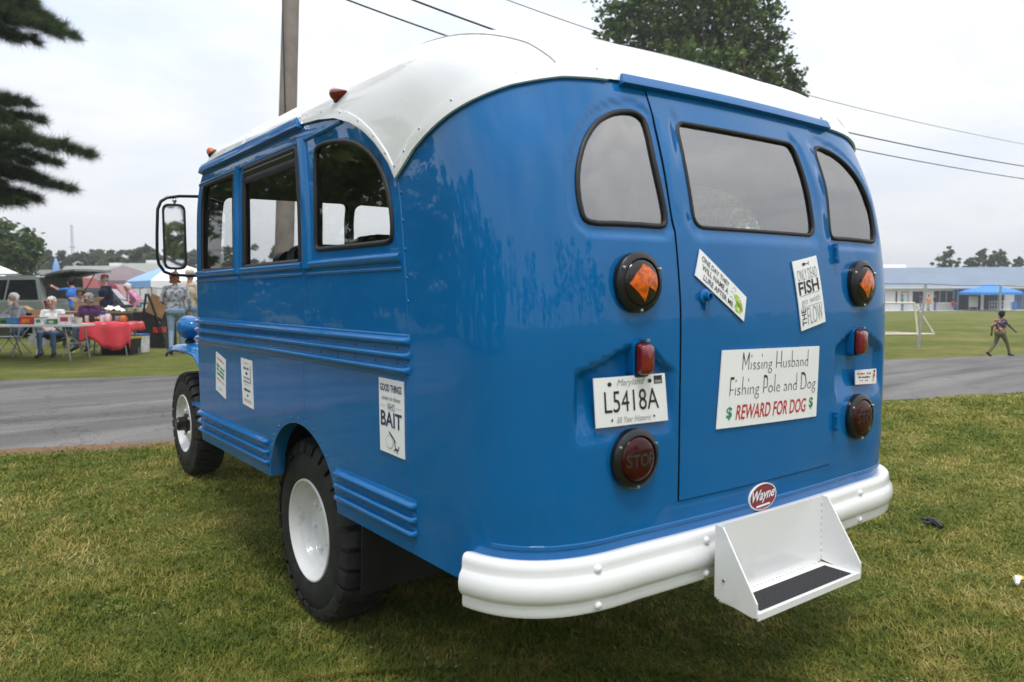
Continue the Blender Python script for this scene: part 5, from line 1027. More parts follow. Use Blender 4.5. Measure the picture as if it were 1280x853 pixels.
mat('far_white', (.72, .72, .71), .7, var=.05, vscale=.5); o = empty('far_shed', gp(1112, 125), RZV, 'white roofed shed peeking out behind the pavilion', 'building'); mb = MB(); mb.box((0, 0, 1.5), (4, 6, 3)); mb.build('wall', 'far_white', o, None, local=True); mb = MB(); mb.prism([(-3.4, 3.0), (3.4, 3.0), (0, 6.4)], -2.2, 2.2, np.array([[0, 0, 1], [1, 0, 0], [0, 1, 0]], float)); mb.build('roof', 'far_white', o, None, local=True)
# ------------------------------------------------------------------ people
for nm, c in dict(skin_pale=(.55, .34, .26), skin_tan=(.42, .24, .17), skin_dark=(.11, .055, .035), hair_white=(.72, .70, .67), hair_grey=(.32, .31, .30), hair_auburn=(.20, .075, .035), hair_dark=(.018, .014, .012), hair_brown=(.07, .04, .025), cloth_white=(.72, .71, .70), cloth_purple=(.075, .025, .085), cloth_blue=(.045, .15, .46), cloth_navy=(.014, .018, .035), cloth_pink=(.60, .27, .45), cloth_tan=(.48, .40, .31), cloth_grey=(.30, .31, .32), denim=(.10, .16, .27), denim_pale=(.20, .28, .38), olive=(.13, .12, .065), shoe_dark=(.03, .022, .018), shoe_black=(.012, .012, .012), cap_maroon=(.12, .015, .03), cap_olive=(.09, .085, .05), eye_dark=(.02, .015, .012), lip=(.36, .13, .11), cloth_red=(.55, .03, .03), cloth_orange=(.7, .25, .08), cloth_teal=(.05, .25, .28)).items():
    mat(nm, c, .75, spec=.2, var=.12, vscale=14)
mat('camo', (.10, .12, .15), .8, col2=(.42, .43, .46), vscale=13, ramp=(.40, .60)); mat('patchwork', (.02, .03, .10), .8, col2=(.75, .35, .10), vscale=17, ramp=(.50, .56))
def caps(mb, a, b, r0, r1, n=10):
    a = np.array(a, float); b = np.array(b, float); d = b-a; L = np.linalg.norm(d)
    if L < 1e-5: mb.sphere(a, r0, n, 8); return
    R = frame_from_z(d, (0, 1, 0.01)); pr = [(max(r0*math.sin(t), .0008), -r0*math.cos(t)) for t in np.linspace(0, math.pi/2, 4)]+[(max(r1*math.cos(t), .0008), L+r1*math.sin(t)) for t in np.linspace(0, math.pi/2, 4)]
    mb.lathe(pr, n, R, a); k = len(mb.v)
BASE = dict(pelvis=(0, 0, .94), chest=(0, .01, 1.27), neck=(0, .0, 1.47), head=(0, .035, 1.615), sho=(.185, 0, 1.405), elb=(.235, -.03, 1.13), wri=(.245, .06, .89), hip=(.088, 0, .91), kne=(.10, .025, .50), ank=(.10, -.02, .085), toe=(.115, .155, .035))
def person(name, label, loc, rz, H=1.70, pose=None, shirt='cloth_white', trousers='denim', skin='skin_pale', shoe='shoe_dark', hair='hair_grey', hair_style='short', hat=None, sleeve='short', voxel=.011, girth=1.0, beard=False, head_turn=0.0, group=None, child=False, shorts=False):
    """pose: joint -> (x, y, z) at 1.70 m; joints ending in L / R override one side (x is given signed)"""
    J = {}
    for k, v in BASE.items():
        if k in ('pelvis', 'chest', 'neck', 'head'): J[k] = np.array(v, float)
        else: J[k+'R'] = np.array(v, float); J[k+'L'] = np.array((-v[0], v[1], v[2]), float)
    for k, v in (pose or {}).items(): J[k] = np.array(v, float)
    mb = MB(); reg = []
    def C(a, b, r0, r1, t): caps(mb, a, b, r0, r1); reg.append((np.array(a, float), np.array(b, float), r0, r1, t))
    g = girth; ch, pe, ne, hd = J['chest'], J['pelvis'], J['neck'], J['head']; ux = J['shoR']-J['shoL']; ux /= np.linalg.norm(ux)
    for s_ in (-1, 1):
        C(pe+ux*s_*.065*g, (pe+ch)/2+ux*s_*.055*g, .105*g, .100*g, 'shirt'); C((pe+ch)/2+ux*s_*.055*g, ch+ux*s_*.075*g, .100*g, .112*g, 'shirt')
    C(ch, ne-np.array([0, 0, .05]), .115, .06, 'shirt'); C(J['shoL'], J['shoR'], .058, .058, 'shirt'); C(pe+ux*.07*g+np.array([0, -.02, -.03]), pe-ux*.07*g+np.array([0, -.02, -.03]), .105*g, .105*g, 'trousers')
    C(ne-np.array([0, 0, .02]), hd-np.array([0, .02, .06]), .052, .052, 'skin')
    ct, st_ = math.cos(head_turn), math.sin(head_turn); hs = 1.22 if child else 1.0
    def HP(x, y, z): return hd+np.array([ct*x-st_*y, st_*x+ct*y, z])*hs
    C(HP(0, -.015, .025), HP(0, .012, .02), .083*hs, .080*hs, 'skin'); C(HP(0, .012, -.03), HP(0, .035, -.065), .062*hs, .040*hs, 'skin'); C(HP(0, .088, .01), HP(0, .102, -.015), .010*hs, .016*hs, 'skin')
    for s_ in (-1, 1): C(HP(s_*.080, -.005, .015), HP(s_*.084, -.008, -.02), .014*hs, .011*hs, 'skin')
    for s_ in 'LR':
        sx = -1 if s_ == 'L' else 1; sh, el, wr = J['sho'+s_], J['elb'+s_], J['wri'+s_]; C(sh, el, .056, .043, 'shirt'); C(el, wr, .041, .027, 'shirt' if sleeve == 'long' else 'skin')
        d = wr-el; d /= np.linalg.norm(d); side = np.cross(d, (0, 0, 1.0)); side = side if np.linalg.norm(side) > .2 else np.array([0, 1.0, 0]); side /= np.linalg.norm(side); nrm = np.cross(side, d)
        C(wr, wr+d*.06, .026, .032, 'skin')
        for q, L_ in ((-.030, .060), (-.010, .072), (.010, .068), (.029, .052)):
            b0 = wr+d*.075+side*q; m_ = b0+d*L_*.55+nrm*.006; C(b0, m_, .0095, .009, 'skin'); C(m_, m_+d*L_*.40+nrm*.02, .009, .0075, 'skin')
        C(wr+d*.02-side*.024, wr+d*.055-side*.055, .012, .010, 'skin'); C(wr+d*.055-side*.055, wr+d*.085-side*.058, .010, .008, 'skin')
        hp, kn, an, to = J['hip'+s_], J['kne'+s_], J['ank'+s_], J['toe'+s_]; C(hp, kn, .092*g, .062, 'trousers'); C(kn, an, .060, .042, 'skin' if shorts else 'trousers'); C(an-(to-an)*.25, to, .045, .036, 'shoe')
    me = bpy.data.meshes.new('body'); me.from_pydata(mb.v, [], mb.f); tmp = bpy.data.objects.new('body', me); COL.objects.link(tmp)
    md = tmp.modifiers.new('r', 'REMESH'); md.mode = 'VOXEL'; md.voxel_size = voxel*(1.0); sm = tmp.modifiers.new('s', 'SMOOTH'); sm.factor = .5; sm.iterations = 3
    return dict(tmp=tmp, reg=reg, J=J, HP=HP, hs=hs, args=(name, label, loc, rz, H, shirt, trousers, skin, shoe, hair, hair_style, hat, beard, group))
def finish_people(L):
    dg = bpy.context.evaluated_depsgraph_get()
    for P in L:
        tmp = P['tmp']; me = bpy.data.meshes.new_from_object(tmp.evaluated_get(dg)); name, label, loc, rz, H, shirt, trousers, skin, shoe, hair, hstyle, hat, beard, group = P['args']; k = H/1.70
        n = len(me.vertices); co = np.empty(n*3, np.float32); me.vertices.foreach_get('co', co); co = co.reshape(-1, 3); fc = np.empty(len(me.polygons)*3, np.float32); me.polygons.foreach_get('center', fc); fc = fc.reshape(-1, 3).astype(float)
        best = np.full(len(fc), 1e9); mi = np.zeros(len(fc), np.int32); keys = ['skin', 'shirt', 'trousers', 'shoe', 'eye', 'lip']
        for a, b, r0, r1, t in P['reg']:
            ab = b-a; L2 = max(ab@ab, 1e-9); u = np.clip((fc-a)@ab/L2, 0, 1); d = np.linalg.norm(fc-(a+u[:, None]*ab), axis=1)-(r0+(r1-r0)*u); m = d < best; best[m] = d[m]; mi[m] = keys.index(t)
        HP, hs = P['HP'], P['hs']
        for sx in (-1, 1): mi[np.linalg.norm(fc-HP(sx*.032, .082, .022), axis=1) < .017*hs] = 4
        mth = fc-HP(0, .078, -.052); mi[(np.abs(mth[:, 0]) < .026*hs) & (np.abs(mth[:, 2]) < .010*hs) & (np.linalg.norm(mth, axis=1) < .04*hs)] = 5
        me.materials.clear()
        for m_ in (skin, shirt, trousers, shoe, 'eye_dark', 'lip'): me.materials.append(MATS[m_])
        me.polygons.foreach_set('material_index', mi); me.polygons.foreach_set('use_smooth', np.ones(len(me.polygons), bool)); co *= k; me.vertices.foreach_set('co', co.ravel()); me.update()
        root = empty(name, loc, rz, label, 'person', group); body = bpy.data.objects.new('body', me); link(body, root, True); bpy.data.objects.remove(tmp)
        mb = MB(); r = np.random.default_rng(len(label)); h = lambda x, y, z: HP(x, y, z)*k; q = k*hs
        if hstyle != 'bald':
            for _ in range(46):
                th = r.uniform(0, 2*math.pi); ph = r.uniform(0, 1.25); d = np.array([math.sin(ph)*math.sin(th), math.sin(ph)*math.cos(th), math.cos(ph)]); lim = (.055 if d[1] > .45 else -.03)
                p_ = np.array([0, -.012, .028])+d*np.array([.083, .090, .082])
                if p_[2] < lim: continue
                mb.sphere(h(*p_), .026*q, 7, 5)
            if hstyle == 'bob':
                for _ in range(44):
                    a = r.uniform(.75, 2*math.pi-.75); mb.sphere(h(math.sin(a)*.088, math.cos(a)*.092-.01, r.uniform(-.10, .06)), .027*q, 7, 5)
            if hstyle in ('short', 'bob'): mb.sphere(h(0, -.028, .02), np.array([.088, .085, .085])*q, 14, 10)
        if beard:
            for _ in range(30): a = r.uniform(-1.2, 1.2); mb.sphere(h(math.sin(a)*.062, .03+math.cos(a)*.055, r.uniform(-.13, -.045)), .022*q, 7, 5)
        if mb.v: mb.build('hair', hair, root, 80, local=True)
        if hat:
            mb = MB(); c = h(0, -.01, .055); mb.lathe([(.097*q, 0), (.098*q, .03*q), (.085*q, .065*q), (.05*q, .088*q), (.0005, .095*q)], 18, None, c); t_ = math.atan2((HP(0, 1, 0)-HP(0, 0, 0))[1], (HP(0, 1, 0)-HP(0, 0, 0))[0]); mb.prism([(c[0]+math.cos(a+t_)*(.095+.075*math.cos(a)**2)*q, c[1]+math.sin(a+t_)*(.095+.075*math.cos(a)**2)*q) for a in np.linspace(-1.2, 1.2, 9)], c[2]+.002, c[2]+.010); mb.build('cap', hat, root, 60, local=True)
SIT = dict(pelvis=(0, -.06, .50), chest=(0, -.10, .84), neck=(0, -.08, 1.04), head=(0, -.03, 1.185), shoR=(.185, -.09, .975), shoL=(-.185, -.09, .975), elbR=(.24, .02, .72), elbL=(-.24, .02, .72), wriR=(.17, .26, .74), wriL=(-.17, .26, .74), hipR=(.09, -.03, .50), hipL=(-.09, -.03, .50), kneR=(.13, .40, .52), kneL=(-.13, .40, .52), ankR=(.13, .40, .085), ankL=(-.13, .40, .085), toeR=(.15, .57, .035), toeL=(-.15, .57, .035))
def facing(px_dir): return math.atan2(px_dir[1], px_dir[0])-math.pi/2       # local +Y looks along this direction
TO_CAM = facing(-C_F); AWAY = facing(C_F); TO_R = facing(C_R); TO_L = facing(-C_R)
PEOPLE = []
WALK = dict(hipR=(.085, 0, .91), kneR=(.09, .17, .53), ankR=(.09, .27, .10), toeR=(.10, .43, .055), kneL=(-.09, -.03, .50), ankL=(-.09, -.33, .15), toeL=(-.10, -.22, .035), elbR=(.27, -.14, 1.14), wriR=(.30, -.17, .90), elbL=(-.27, .10, 1.15), wriL=(-.28, .27, 1.00))
CH = dict(WALK); CH.update(kneR=(.10, .22, .52), ankR=(.10, .34, .10), toeR=(.11, .50, .05), kneL=(-.10, -.10, .50), ankL=(-.10, -.40, .14), toeL=(-.11, -.26, .035), elbR=(.30, .10, 1.20), wriR=(.42, .22, 1.02), elbL=(-.27, -.12, 1.14), wriL=(-.30, -.10, .92), head=(0, .04, 1.60))
PEOPLE.append(person('person', 'small child in a bright patterned shirt and olive trousers striding along the road edge', gp(1250, 17.9), TO_R+.15, 1.05, CH, 'patchwork', 'olive', 'skin_dark', 'shoe_black', 'hair_dark', 'short', child=True, head_turn=.6, girth=1.25))
W1 = dict(WALK); W1.update(kneR=(.09, .10, .50), ankR=(.09, .12, .09), toeR=(.10, .28, .04), ankL=(-.10, -.20, .10), toeL=(-.11, -.05, .035), kneL=(-.10, -.02, .50), elbL=(-.28, .02, 1.13), wriL=(-.24, .22, 1.08), elbR=(.27, -.06, 1.12), wriR=(.28, .04, .90))
PEOPLE.append(person('person', 'auburn-haired woman in a camouflage blouse and jeans walking beside the bus', gp(221, 16.2), AWAY+.35, 1.70, W1, 'camo', 'denim_pale', 'skin_pale', 'shoe_black', 'hair_auburn', 'bob', sleeve='long', girth=1.12))
PEOPLE.append(person('person', 'man in a tan shirt half hidden behind the camouflage blouse', gp(239, 17.4), AWAY-.3, 1.76, None, 'cloth_tan', 'denim_pale', 'skin_tan', 'shoe_dark', 'hair_grey', 'short', hat='cloth_tan', girth=1.15))
S2 = dict(SIT); S2.update(ankR=(.10, .52, .085), toeR=(.12, .69, .04), wriL=(-.12, .24, .62), wriR=(.05, .28, .60))
PEOPLE.append(person('person', 'white-haired seated woman in a white shirt and jeans at the white table', gp(66, 16.0, -.02), TO_CAM+.25, 1.62, S2, 'cloth_white', 'denim', 'skin_pale', 'shoe_dark', 'hair_white', 'short', girth=1.15))
PEOPLE.append(person('person', 'white-bearded seated man reaching over the table at the left edge', gp(17, 16.4), TO_CAM-.6, 1.70, dict(SIT, wriR=(.25, .42, .80), elbR=(.26, .14, .78)), 'cloth_grey', 'denim', 'skin_pale', 'shoe_dark', 'hair_white', 'short', beard=True, girth=1.15))
PEOPLE.append(person('person', 'grey-haired woman in a purple top seated behind the red cloth', gp(112, 17.0, .04), TO_CAM+.1, 1.64, SIT, 'cloth_purple', 'denim', 'skin_pale', 'shoe_dark', 'hair_grey', 'bob', girth=1.15))
PEOPLE.append(person('person', 'person in an olive cap and pale shirt sitting left of the purple top', gp(101, 18.6, .12), TO_L+.6, 1.68, SIT, 'cloth_grey', 'denim', 'skin_tan', 'shoe_dark', 'hair_brown', 'short', hat='cap_olive', girth=1.1))
PEOPLE.append(person('person', 'dark-haired man in a blue shirt reaching into the open tailgate', gp(99, 20.6), TO_L-.5, 1.74, dict(chest=(0, .10, 1.24), neck=(0, .18, 1.42), head=(0, .25, 1.54), shoR=(.185, .15, 1.37), shoL=(-.185, .15, 1.37), elbL=(-.22, .42, 1.36), wriL=(-.20, .68, 1.44), elbR=(.25, .22, 1.10), wriR=(.22, .42, 1.02)), 'cloth_blue', 'denim', 'skin_tan', 'shoe_dark', 'hair_dark', 'short', girth=1.25))
PEOPLE.append(person('person', 'man in navy with a maroon cap standing before the red truck', gp(135, 21.0), TO_L+.9, 1.76, None, 'cloth_navy', 'cloth_navy', 'skin_pale', 'shoe_dark', 'hair_grey', 'short', hat='cap_maroon', sleeve='long', girth=1.25))
PEOPLE.append(person('person', 'person in a pink shirt bending over the sale table', gp(174, 22.0), TO_L+.3, 1.66, dict(chest=(0, .10, 1.22), neck=(0, .19, 1.40), head=(0, .27, 1.50), shoR=(.185, .15, 1.35), shoL=(-.185, .15, 1.35)), 'cloth_pink', 'denim', 'skin_pale', 'shoe_dark', 'hair_white', 'short', girth=1.1))
for (px, dy, sh, tr, rz, lb, hr) in ((1139, -1.6, 'cloth_purple', 'denim', .4, 'visitor in a mauve shirt standing by the pavilion windows', 'hair_dark'), (1146, -2.0, 'cloth_orange', 'cloth_tan', 2.2, 'visitor in an orange top left of the leaning post', 'hair_brown'), (1150, -1.4, 'cloth_white', 'denim', 1.2, 'visitor in a white shirt just left of the leaning post', 'hair_dark'), (1158.5, -1.2, 'cloth_navy', 'denim', 3.0, 'visitor in dark clothes right of the leaning post', 'hair_dark'), (1118.5, -1.3, 'cloth_teal', 'denim', 3.0, 'visitor in teal beside the edge of the bus', 'hair_dark')):
    PEOPLE.append(person('person', lb, vl(px, dy), rz, 1.66, None, sh, tr, 'skin_tan', 'shoe_dark', hr, 'short', voxel=.02, group='visitors by the pavilion'))
PEOPLE.append(person('person', 'visitor in red sitting at the pavilion counter', vl(1180, -1.3), TO_R, 1.6, SIT, 'cloth_red', 'denim', 'skin_tan', 'shoe_dark', 'hair_dark', 'short', voxel=.02, group='visitors by the pavilion'))
finish_people(PEOPLE)
# ------------------------------------------------------------------ flea market on the left
for nm, c, rg in (('suv_paint', (.20, .225, .205), .3), ('car_red', (.33, .02, .022), .3), ('car_dark', (.03, .035, .045), .25), ('car_silver', (.42, .43, .44), .3)): mat(nm, c, rg, coat=.8, var=.04, vscale=1.0)
mat('car_glass', (.012, .015, .018), .06, spec=.8, var=.2, vscale=.6); mat('trim_dark', (.02, .02, .022), .6, var=.2, vscale=3); mat('chrome', (.6, .6, .6), .2, metal=1.0, var=.1, vscale=4); mat('cardboard', (.36, .22, .115), .85, var=.12, vscale=5); mat('table_white', (.72, .73, .73), .5, var=.04, vscale=3); mat('table_brown', (.30, .17, .08), .6, var=.2, vscale=3); mat('red_cloth', (.62, .045, .06), .7, var=.15, vscale=5); mat('black_cloth', (.012, .012, .014), .85, var=.2, vscale=5); mat('tarp_mauve', (.20, .155, .165), .8, var=.06, vscale=1.5); mat('tent_white', (.80, .80, .80), .7, var=.03, vscale=1); mat('tent_blue', (.25, .42, .70), .7, var=.05, vscale=1); mat('bin_black', (.014, .014, .015), .4, var=.2, vscale=4); mat('lid_yellow', (.72, .50, .03), .4, var=.08, vscale=4)
for nm, c in dict(good_red=(.50, .04, .03), good_green=(.05, .22, .08), good_blue=(.04, .12, .45), good_cream=(.62, .55, .40), good_black=(.02, .02, .02), good_orange=(.62, .22, .03), good_white=(.72, .72, .71), good_teal=(.03, .20, .22), good_grey=(.30, .30, .31)).items(): mat(nm, c, .5, var=.2, vscale=8)
def car_wheel(mb_t, mb_r, c, r, w, sx):
    R = np.array([[1, 0, 0], [0, 0, -sx], [0, sx, 0]], float); mb_t.lathe([(r*.6, -w/2), (r*.9, -w/2), (r, -w*.35), (r, w*.35), (r*.9, w/2), (r*.6, w/2)], 24, R, c); mb_r.lathe([(r*.62, w*.46), (r*.58, w*.40), (r*.25, w*.34), (r*.20, w*.46), (.001, w*.46)], 20, R, c)
def car(name, label, loc, rz, paint, L=5.1, W=1.95, H=1.82, wagon=True, hatch=False, pickup=False):
    """local +X is the nose, +Y the left-hand side"""
    o = empty(name, loc, rz, label, 'car'); h = L/2; b0, belt = .38, 1.06*H/1.82
    low = [(-h, .50), (-h+.06, b0), (h-.12, b0), (h, .55), (h-.02, .80), (h-.25, .95), (h-1.35, belt), (-h+.04, belt+.02), (-h-.02, .8)]
    low = [tuple(p) for p in round_poly(low, .07, 4)]; RY = np.array([[1, 0, 0], [0, 0, -1], [0, 1, 0]], float); mb = MB()
    n = len(low); ring = []
    for (y, k) in ((-W/2, .97), (-W/2+.06, 1.0), (W/2-.06, 1.0), (W/2, .97)): ring.append([(x*(1 if abs(y) < W/2-.01 else .99), y, .75+(z-.75)*k) for x, z in low])
    mb.grid(np.array(ring), False, True); mb.add(ring[0], [tuple(range(n))[::-1]]); mb.add(ring[-1], [tuple(range(n))]); body = mb.build('body', paint, o, 35, local=True)
    xa = h-1.30; xr = -h+.10 if wagon else (-h+1.9 if pickup else -h+.95); top_r = xr+(.22 if wagon else .45); top_f = xa-.75
    cab = [(xa, belt), (top_f, H-.03), (top_f-.25, H), (top_r+.15, H), (top_r, H-.04), (xr, belt)]; mb = MB(); ring = []; n = len(cab)
    for (y0, y1) in ((-W/2+.05, -W/2+.19), (W/2-.05, W/2-.19)): ring.append([(x, y0+(y1-y0)*(z-belt)/(H-belt), z) for x, z in cab])
    mb.grid(np.array(ring), False, True); mb.add(ring[0], [tuple(range(n))[::-1]]); mb.add(ring[1], [tuple(range(n))]); mb.build('cabin', paint, o, 20, local=True)
    zz = (belt+.06, H-.12); xf = lambda z: xa+(top_f-xa)*(z-belt)/(H-belt); xb = lambda z: xr+(top_r-xr)*(z-belt)/(H-belt); yy = lambda z: W/2-.05-.14*(z-belt)/(H-belt)+.004
    cuts = np.linspace(0, 1, 4 if wagon else 3)
    for sy in (-1, 1):
        for i in range(len(cuts)-1):
            P = []
            for (u, z) in ((cuts[i], zz[0]), (cuts[i+1], zz[0]), (cuts[i+1], zz[1]), (cuts[i], zz[1])):
                x0_, x1_ = xb(z)+.10, xf(z)-.12; x = x0_+(x1_-x0_)*u+(.03 if u == cuts[i] else -.03); P.append((x, sy*yy(z), z))
            mb = MB(); mb.add(P, [(0, 1, 2, 3)] if sy < 0 else [(3, 2, 1, 0)]); mb.build('side_window', 'car_glass', o, None, local=True)
        for x in (h-1.9, -h+2.1): mb = MB(); mb.box((x, sy*(W/2+.012), belt-.08), (.16, .03, .03)); mb.build('door_handle', 'trim_dark', o, None, local=True)
        mb = MB(); mb.box((xa-.15, sy*(W/2+.10), belt+.10), (.12, .20, .16)); mb.build('door_mirror', paint, o, 30, local=True)
        mb = MB(); mb.box((0, sy*(W/2+.004), .62), (L*.9, .02, .06)); mb.build('side_trim', 'trim_dark', o, None, local=True)
        mb = MB(); mb.box((-h+.02, sy*(W/2-.10), .93), (.10, .14, .34)); mb.build('tail_lamp', 'red_lens', o, 30, local=True)
        mb = MB(); mb.box((h-.06, sy*(W/2-.22), .78), (.10, .30, .16)); mb.build('headlamp', 'sign_white', o, 30, local=True)
        for x in (h-.92, -h+1.0):
            mb = MB(); mb.lathe([(.01, 0), (.41, 0), (.41, .012), (.01, .012)], 24, np.array([[1, 0, 0], [0, 0, -sy], [0, sy, 0]], float), (x, sy*(W/2-.004), .40)); mb.build('wheel_arch', 'trim_dark', o, None, local=True)
            t_, r_ = MB(), MB(); car_wheel(t_, r_, (x, sy*(W/2-.08), .36), .36, .24, sy); wh = t_.build('wheel', 'tyre_rubber', o, 40, local=True); r_.build('rim', 'chrome', wh, 40, local=True)
    mb = MB(); mb.add([(xf(zz[0])+.012, -W/2+.12, zz[0]), (xf(zz[0])+.012, W/2-.12, zz[0]), (xf(zz[1])+.012, W/2-.25, zz[1]), (xf(zz[1])+.012, -W/2+.25, zz[1])], [(0, 1, 2, 3)]); mb.build('windscreen', 'car_glass', o, None, local=True)
    mb = MB(); mb.box((-h-.04, 0, .52), (.14, W*.97, .20)); mb.build('rear_bumper', 'trim_dark', o, 30, local=True); mb = MB(); mb.box((h+.02, 0, .50), (.14, W*.97, .22)); mb.build('front_bumper', 'trim_dark', o, 30, local=True)
    if hatch:
        mb = MB(); mb.box((-h+.10, 0, (belt+H)/2+.02), (.03, W-.45, H-belt-.16)); mb.build('rear_opening', 'trim_dark', o, None, local=True)
        a = RAD(-8); mb = MB(); G = []
        for u in np.linspace(0, 1, 7): G.append([(-h+.30-u*1.18, y, H-.01+.10*math.sin(u*2.2)+.12*u-.02*(2*y/W)**2) for y in np.linspace(-W/2+.18, W/2-.18, 7)])
        G = np.array(G); mb.grid(G, flip=True); mb.grid(G-np.array([0, 0, .06])); mb.grid(np.stack([G[-1], G[-1]-np.array([0, 0, .06])], 0)); hd = mb.build('tailgate', paint, o, 60, local=True)
        mb = MB(); G2 = G[1:6, 1:6]-np.array([0, 0, .064]); mb.grid(G2); mb.build('tailgate_glass', 'car_glass', hd, None, local=True)
        for sy in (-1, 1): mb = MB(); mb.tube([(-h+.05, sy*(W/2-.22), 1.35), (-h-.32, sy*(W/2-.22), H+.06)], .015, 6); mb.build('gas_strut', 'trim_dark', hd, 60, local=True)
    if wagon:
        for sy in (-1, 1): mb = MB(); mb.tube([(xr+.5, sy*(W/2-.30), H+.05), (top_f-.4, sy*(W/2-.30), H+.05)], .02, 6); mb.build('roof_rail', 'trim_dark', o, 60, local=True)
    return o
D = 23.5; rl = math.atan2(-C_R[1], -C_R[0])-.16
c_ = gp(88, D); fw = np.array([math.cos(rl), math.sin(rl)]); 
car('station_wagon', 'grey-green station wagon with its tailgate raised behind the sale tables', (c_[0]+fw[0]*2.6, c_[1]+fw[1]*2.6, c_[2]), rl, 'suv_paint', 5.2, 1.95, 1.84, True, True)
c_ = gp(50, 30); car('parked_car', 'red car whose roof shows above the grey-green station wagon', (c_[0], c_[1], c_[2]+.22), rl, 'car_red', 4.6, 1.8, 1.75, True)
c_ = gp(112, 29); car('parked_car', 'dark car behind the man in the blue shirt', (c_[0], c_[1], c_[2]), rl+.5, 'car_dark', 4.6, 1.8, 1.52, False)
c_ = gp(150, 33); tr_ = car('parked_truck', 'bright red truck behind the man in navy', (c_[0], c_[1], c_[2]), rl+.25, 'car_red', 5.2, 1.95, 1.72, False, False, True)
# trailers and canopies
mat('trailer_white', (.62, .63, .63), .45, var=.05, vscale=.8); mat('trailer_grey', (.48, .47, .46), .5, var=.05, vscale=.8)
def trailer(loc, rz, L, H, mt, label):
    o = empty('camper_trailer', loc, rz, label, 'trailer', 'campers behind the market'); mb = MB(); q = round_poly([(-L/2, .5), (L/2, .5), (L/2, H-.15), (L/2-.25, H), (-L/2+.2, H), (-L/2, H-.3)], .12, 4); mb.prism(q, -1.15, 1.15, RX90); mb.build('body', mt, o, 35, local=True)
    for x in (-L*.30, 0, L*.28): mb = MB(); mb.box((x, -1.153, H*.62), (L*.13, .02, .5)); mb.build('window', 'car_glass', o, None, local=True)
    mb = MB(); mb.box((L*.14, -1.155, H*.48), (.62, .02, 1.7)); mb.build('door', 'trailer_grey', o, None, local=True); mb = MB(); mb.box((0, -1.16, .95), (L*.98, .02, .12)); mb.build('stripe', 'tarp_mauve', o, None, local=True)
    t_, r_ = MB(), MB()
    for x in (-.45, .45):
        for sy in (-1, 1): car_wheel(t_, r_, (x, sy*1.02, .34), .34, .2, sy)
    wh = t_.build('wheels', 'tyre_rubber', o, 40, local=True); wh['kind'] = 'stuff'; r_.build('rims', 'chrome', wh, 40, local=True)['kind'] = 'stuff'; mb = MB(); mb.box((0, 0, H+.10), (.7, .6, .22)); mb.build('roof_unit', mt, o, 30, local=True); return o
ra = math.atan2(C_R[1], C_R[0])
trailer(gp(150, 48), ra+.05, 5.6, 3.05, 'trailer_white', 'long white camper trailer behind the mauve canopy'); trailer(gp(108, 52), ra+.1, 5.0, 2.95, 'trailer_grey', 'pale grey camper trailer left of the white one'); trailer(gp(196, 47), ra-.08, 3.2, 3.2, 'trailer_white', 'short white camper behind the striped canopy')
canopy('canopy', 'mauve pop-up canopy in front of the white camper', gp(158, 38), 3.0, 1.95, 2.72, ra, ['tarp_mauve'], 'market canopies'); canopy('canopy', 'white and blue striped canopy behind the bus mirror', gp(224, 30), 2.9, 1.78, 2.50, ra+.75, ['tent_white', 'tent_blue'], 'market canopies'); canopy('canopy', 'white peaked tent at the far left edge', gp(-14, 40), 3.0, 2.1, 3.1, ra+.1, ['tent_white'], 'market canopies')
b_ = gp(74, 26); mb = MB(); mb.tube([b_, b_+np.array([0, 0, 1.9])], .025, 8); um = empty('closed_umbrella', b_, 0, 'closed blue umbrella standing behind the station wagon', 'umbrella'); mb.build('pole', 'galvanised', um, 60); mb = MB(); mb.lathe([(.05, 1.5), (.13, 1.6), (.15, 1.85), (.10, 2.25), (.02, 2.5), (.0005, 2.52)], 9, None, b_); mb.build('canopy', 'tent_blue', um, 30)
# tables
def table(label, c, rz, L, W, H, top_mat, leg_mat='trim_dark', cloth=None):
    o = empty('folding_table', c, rz, label, 'table', 'sale tables'); mb = MB(); mb.box((0, 0, H-.02), (L, W, .04)); mb.build('tabletop', top_mat, o, 30, local=True)
    for sx in (-1, 1):
        for sy in (-1, 1): mb = MB(); mb.tube([(sx*(L/2-.18), sy*(W/2-.06), H-.04), (sx*(L/2-.10), sy*(W/2-.06), 0)], .016, 6); mb.build('leg', leg_mat, o, 60, local=True)
        mb = MB(); mb.tube([(sx*(L/2-.14), -W/2+.06, .32), (sx*(L/2-.14), W/2-.06, .32)], .012, 6); mb.tube([(sx*(L/2-.6), 0, H-.05), (sx*(L/2-.14), 0, .34)], .012, 6); mb.build('brace', leg_mat, o, 60, local=True)
    return o
TA = ra-.05
TC1 = gp(30, 15.1); T1H = .69; table('long white folding table at the left, covered with boxes', TC1, TA, 2.45, .74, T1H, 'table_white', 'galvanised')
TC2 = gp(137, 16.2); T2H = .67; table('folding table under the red cloth', TC2, TA+.1, 1.15, .70, T2H, 'table_white', 'galvanised')
TC3 = gp(148, 18.6); T3H = .86; table('long brown sale table behind the red cloth', TC3, TA, 2.5, .75, T3H, 'table_brown')
TC4 = gp(88, 19.0); table('small grey table beside the station wagon', TC4, TA, .9, .6, .84, 'table_white')
def on_table(c, rz, x, y, z): cz, sz = math.cos(rz), math.sin(rz); return np.array([c[0]+cz*x-sz*y, c[1]+sz*x+cz*y, c[2]+z])
